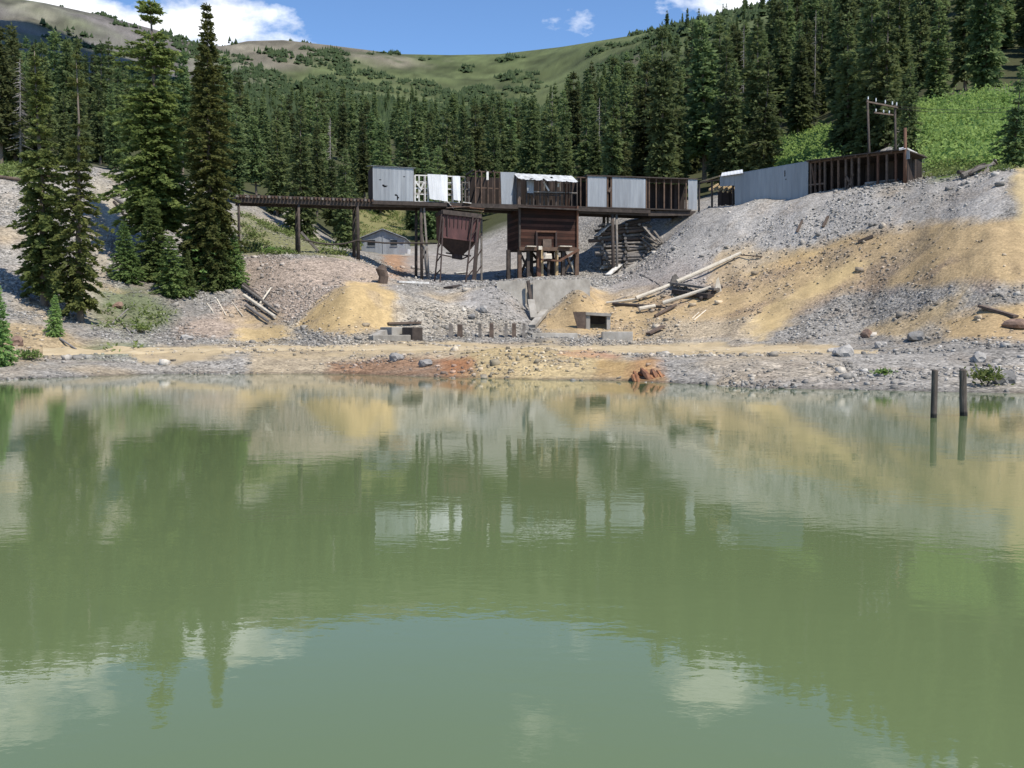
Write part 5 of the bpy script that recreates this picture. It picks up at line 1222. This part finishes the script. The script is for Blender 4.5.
# driftwood on the right crest
dw = bay('driftwood', 'weathered dark driftwood heap on the crest of the right dump', 'driftwood', gat(985, 173))
for i, (x0, y0, x1, y1, r_) in enumerate(((962, 176, 995, 164, .2), (968, 174, 985, 163.5, .12), (984, 175, 996, 160, .12), (958, 172, 976, 177, .15), (975, 178, 992, 168, .12), (994, 160, 999, 168, .08))):
    D = gat(980, 175).y-.2; p, q = at(x0, y0, D), at(x1, y1, D+.8)
    MB().tube([p, p.lerp(q, .5)+UP*.1, q], [r_, r_*.85, r_*.5], 7, True, .15).build('branch', (WOODG, WOODD)[i % 2], dw)
# iron-stained outflow at the water
of = bay('rusty_stump', 'orange iron-stained roots and stump at the waterline', 'stump', gat(646, 378, 36))
ORG = simple('iron_stained_wood', [(.3, (.16, .065, .028)), (.7, (.36, .17, .075))], (1, 1, 1), .8, 0, .5, 6, 3, .1)
STAIN = simple('dark_iron_stain', [(.3, (.10, .045, .025)), (.7, (.26, .12, .06))], (1, 1, 1), .85, 0, .5, 6, 3, .1)
g = gat(648, 380, 36); ro_ = random.Random(11)
for i in range(12):
    x0 = ro_.uniform(-.75, .5); l = ro_.uniform(.35, .8); z0 = ro_.uniform(.15, .42)*(1-abs(x0)*.5)
    p = g+Vector((x0, .55+ro_.uniform(-.1, .3), z0)); q = g+Vector((x0+l*ro_.uniform(-.1, .9), -.1+ro_.uniform(-.15, .2), -.12)); r_ = ro_.uniform(.07, .15)
    mid_ = p.lerp(q, .5)+Vector((ro_.uniform(-.1, .1), -.05, ro_.uniform(.0, .12)))
    MB().tube([p+Vector((0, .25, -.1)), p, mid_, q], [r_*.4, r_*.8, r_*1.1, r_*.7], 7, True, .32).build('root', ORG if i % 3 else STAIN, of)
# posts standing in the pond
POSTM, t, b = nodes_mat('waterlogged_post')
geo = nd(t, 'ShaderNodeNewGeometry'); s_ = nd(t, 'ShaderNodeSeparateXYZ'); t.links.new(geo.outputs['Position'], s_.inputs[0])
mp = nd(t, 'ShaderNodeMapping'); mp.inputs['Scale'].default_value = (14, 14, 1.8); t.links.new(geo.outputs['Position'], mp.inputs[0])
n_ = nd(t, 'ShaderNodeTexNoise', _Scale=1, _Detail=6, _Roughness=.7); t.links.new(mp.outputs[0], n_.inputs['Vector'])
cw = ramp(t, n_.outputs[0], [(.32, (.03, .024, .02)), (.55, (.095, .074, .06)), (.75, (.19, .155, .125))])
wet = nd(t, 'ShaderNodeMapRange'); t.links.new(s_.outputs[2], wet.inputs[0]); wet.inputs[1].default_value = .07; wet.inputs[2].default_value = .12; wet.inputs[3].default_value = 1; wet.inputs[4].default_value = 0
t.links.new(mixc(t, wet.outputs[0], cw, (.014, .012, .010)), b.inputs['Base Color']); b.inputs['Roughness'].default_value = .85
bp = nd(t, 'ShaderNodeBump', _Strength=.7, _Distance=.03); t.links.new(n_.outputs[0], bp.inputs['Height']); t.links.new(bp.outputs[0], b.inputs['Normal'])
for px, py, yt_, w, lean, lb in ((933.5, 418, 369.5, .068, .012, 'thinner brown wooden post standing in the pond, left of its darker twin'), (963.5, 416, 369, .082, -.006, 'thicker dark wooden post standing in the pond near the right shore')):
    D = CAMZ/((py-336)/1000); p = at(px, py, D); p.z = 0; q = at(px+lean*120, yt_, D)
    pts = [p+Vector((0, 0, -1.3)), p]+[p.lerp(q, f) for f in (.25, .5, .75, .97, 1.0)]
    o = MB().tube(pts, [w*1.05, w*1.03, w, w*.98, w*.97, w*.95, w*.7], 12, True, .06).build('pond_post', POSTM); tag(o, lb, 'post')
# boulders one can point at
def boulder(px, py, s, mat, label, seed):
    r_ = random.Random(seed); g = gat(px, py, 31)
    import bmesh
    bm = bmesh.new(); bmesh.ops.create_icosphere(bm, subdivisions=2, radius=1)
    for v in bm.verts:
        n0 = v.co.normalized(); k = 1+.28*math.sin(n0.x*3.1+seed)+.22*math.sin(n0.y*4.3+seed*2)+r_.uniform(-.08, .08); v.co = Vector((n0.x*1.2*k, n0.y*k, n0.z*.75*k))*s
    me = bpy.data.meshes.new('boulder'); bm.to_mesh(me); bm.free(); me.materials.append(mat)
    o = bpy.data.objects.new('boulder', me); COL.objects.link(o); o.location = g+UP*s*.35; o.rotation_euler = (0, 0, r_.uniform(0, 6)); tag(o, label, 'boulder')
STL = simple('pale_rock', [(.3, (.24, .228, .21)), (.7, (.40, .38, .355))], (1, 1, 1), .9, 0, .6, 8, 4, .1)
STG = simple('grey_rock', [(.3, (.14, .135, .13)), (.7, (.28, .27, .255))], (1, 1, 1), .9, 0, .6, 8, 4, .15)
STR = simple('brown_rock', [(.3, (.13, .08, .06)), (.7, (.28, .19, .14))], (1, 1, 1), .9, 0, .6, 8, 4, .1)
boulder(978, 362, .30, STL, 'whitish boulder on the shore above and right of the two pond posts', 1)
boulder(1003, 383, .34, STG, 'rounded grey boulder at the waterline near the right edge', 2)
boulder(841, 356, .38, STL, 'pale boulder pair\'s larger stone on the shore left of the posts', 3)
boulder(833, 353, .22, STL, 'small pale stone beside the larger pale shore boulder', 4)
boulder(1015, 328, .42, STR, 'brown boulder at the right edge on the orange patch', 5)
boulder(914, 340, .36, STG, 'flat grey boulder on the slope above the left pond post', 6)
boulder(866, 337, .34, STR, 'dark brown flat rock on the lower slope by the road end', 7)
boulder(396, 361, .32, STG, 'bluish grey rock on the rust-stained bank', 8)
boulder(427, 366, .28, STG, 'grey rock at the right side of the rust-stained bank', 9)
boulder(482, 312, .36, STL, 'pale blocky rock below the gravel bench beside the stub posts', 10)
boulder(472, 318, .28, STG, 'grey blocky rock at the lower left of the pale blocky one', 11)
boulder(187, 340, .3, STL, 'white stone on the bank by the water below the young spruces', 12)
boulder(118, 308, .3, STR, 'red-brown rock on the left bank below the lone young spruce', 13)
boulder(16, 345, .35, STR, 'orange-brown rock at the left edge of the shore', 14)
boulder(880, 347, .25, STL, 'white stone on the rubble between the road end and the posts', 15)
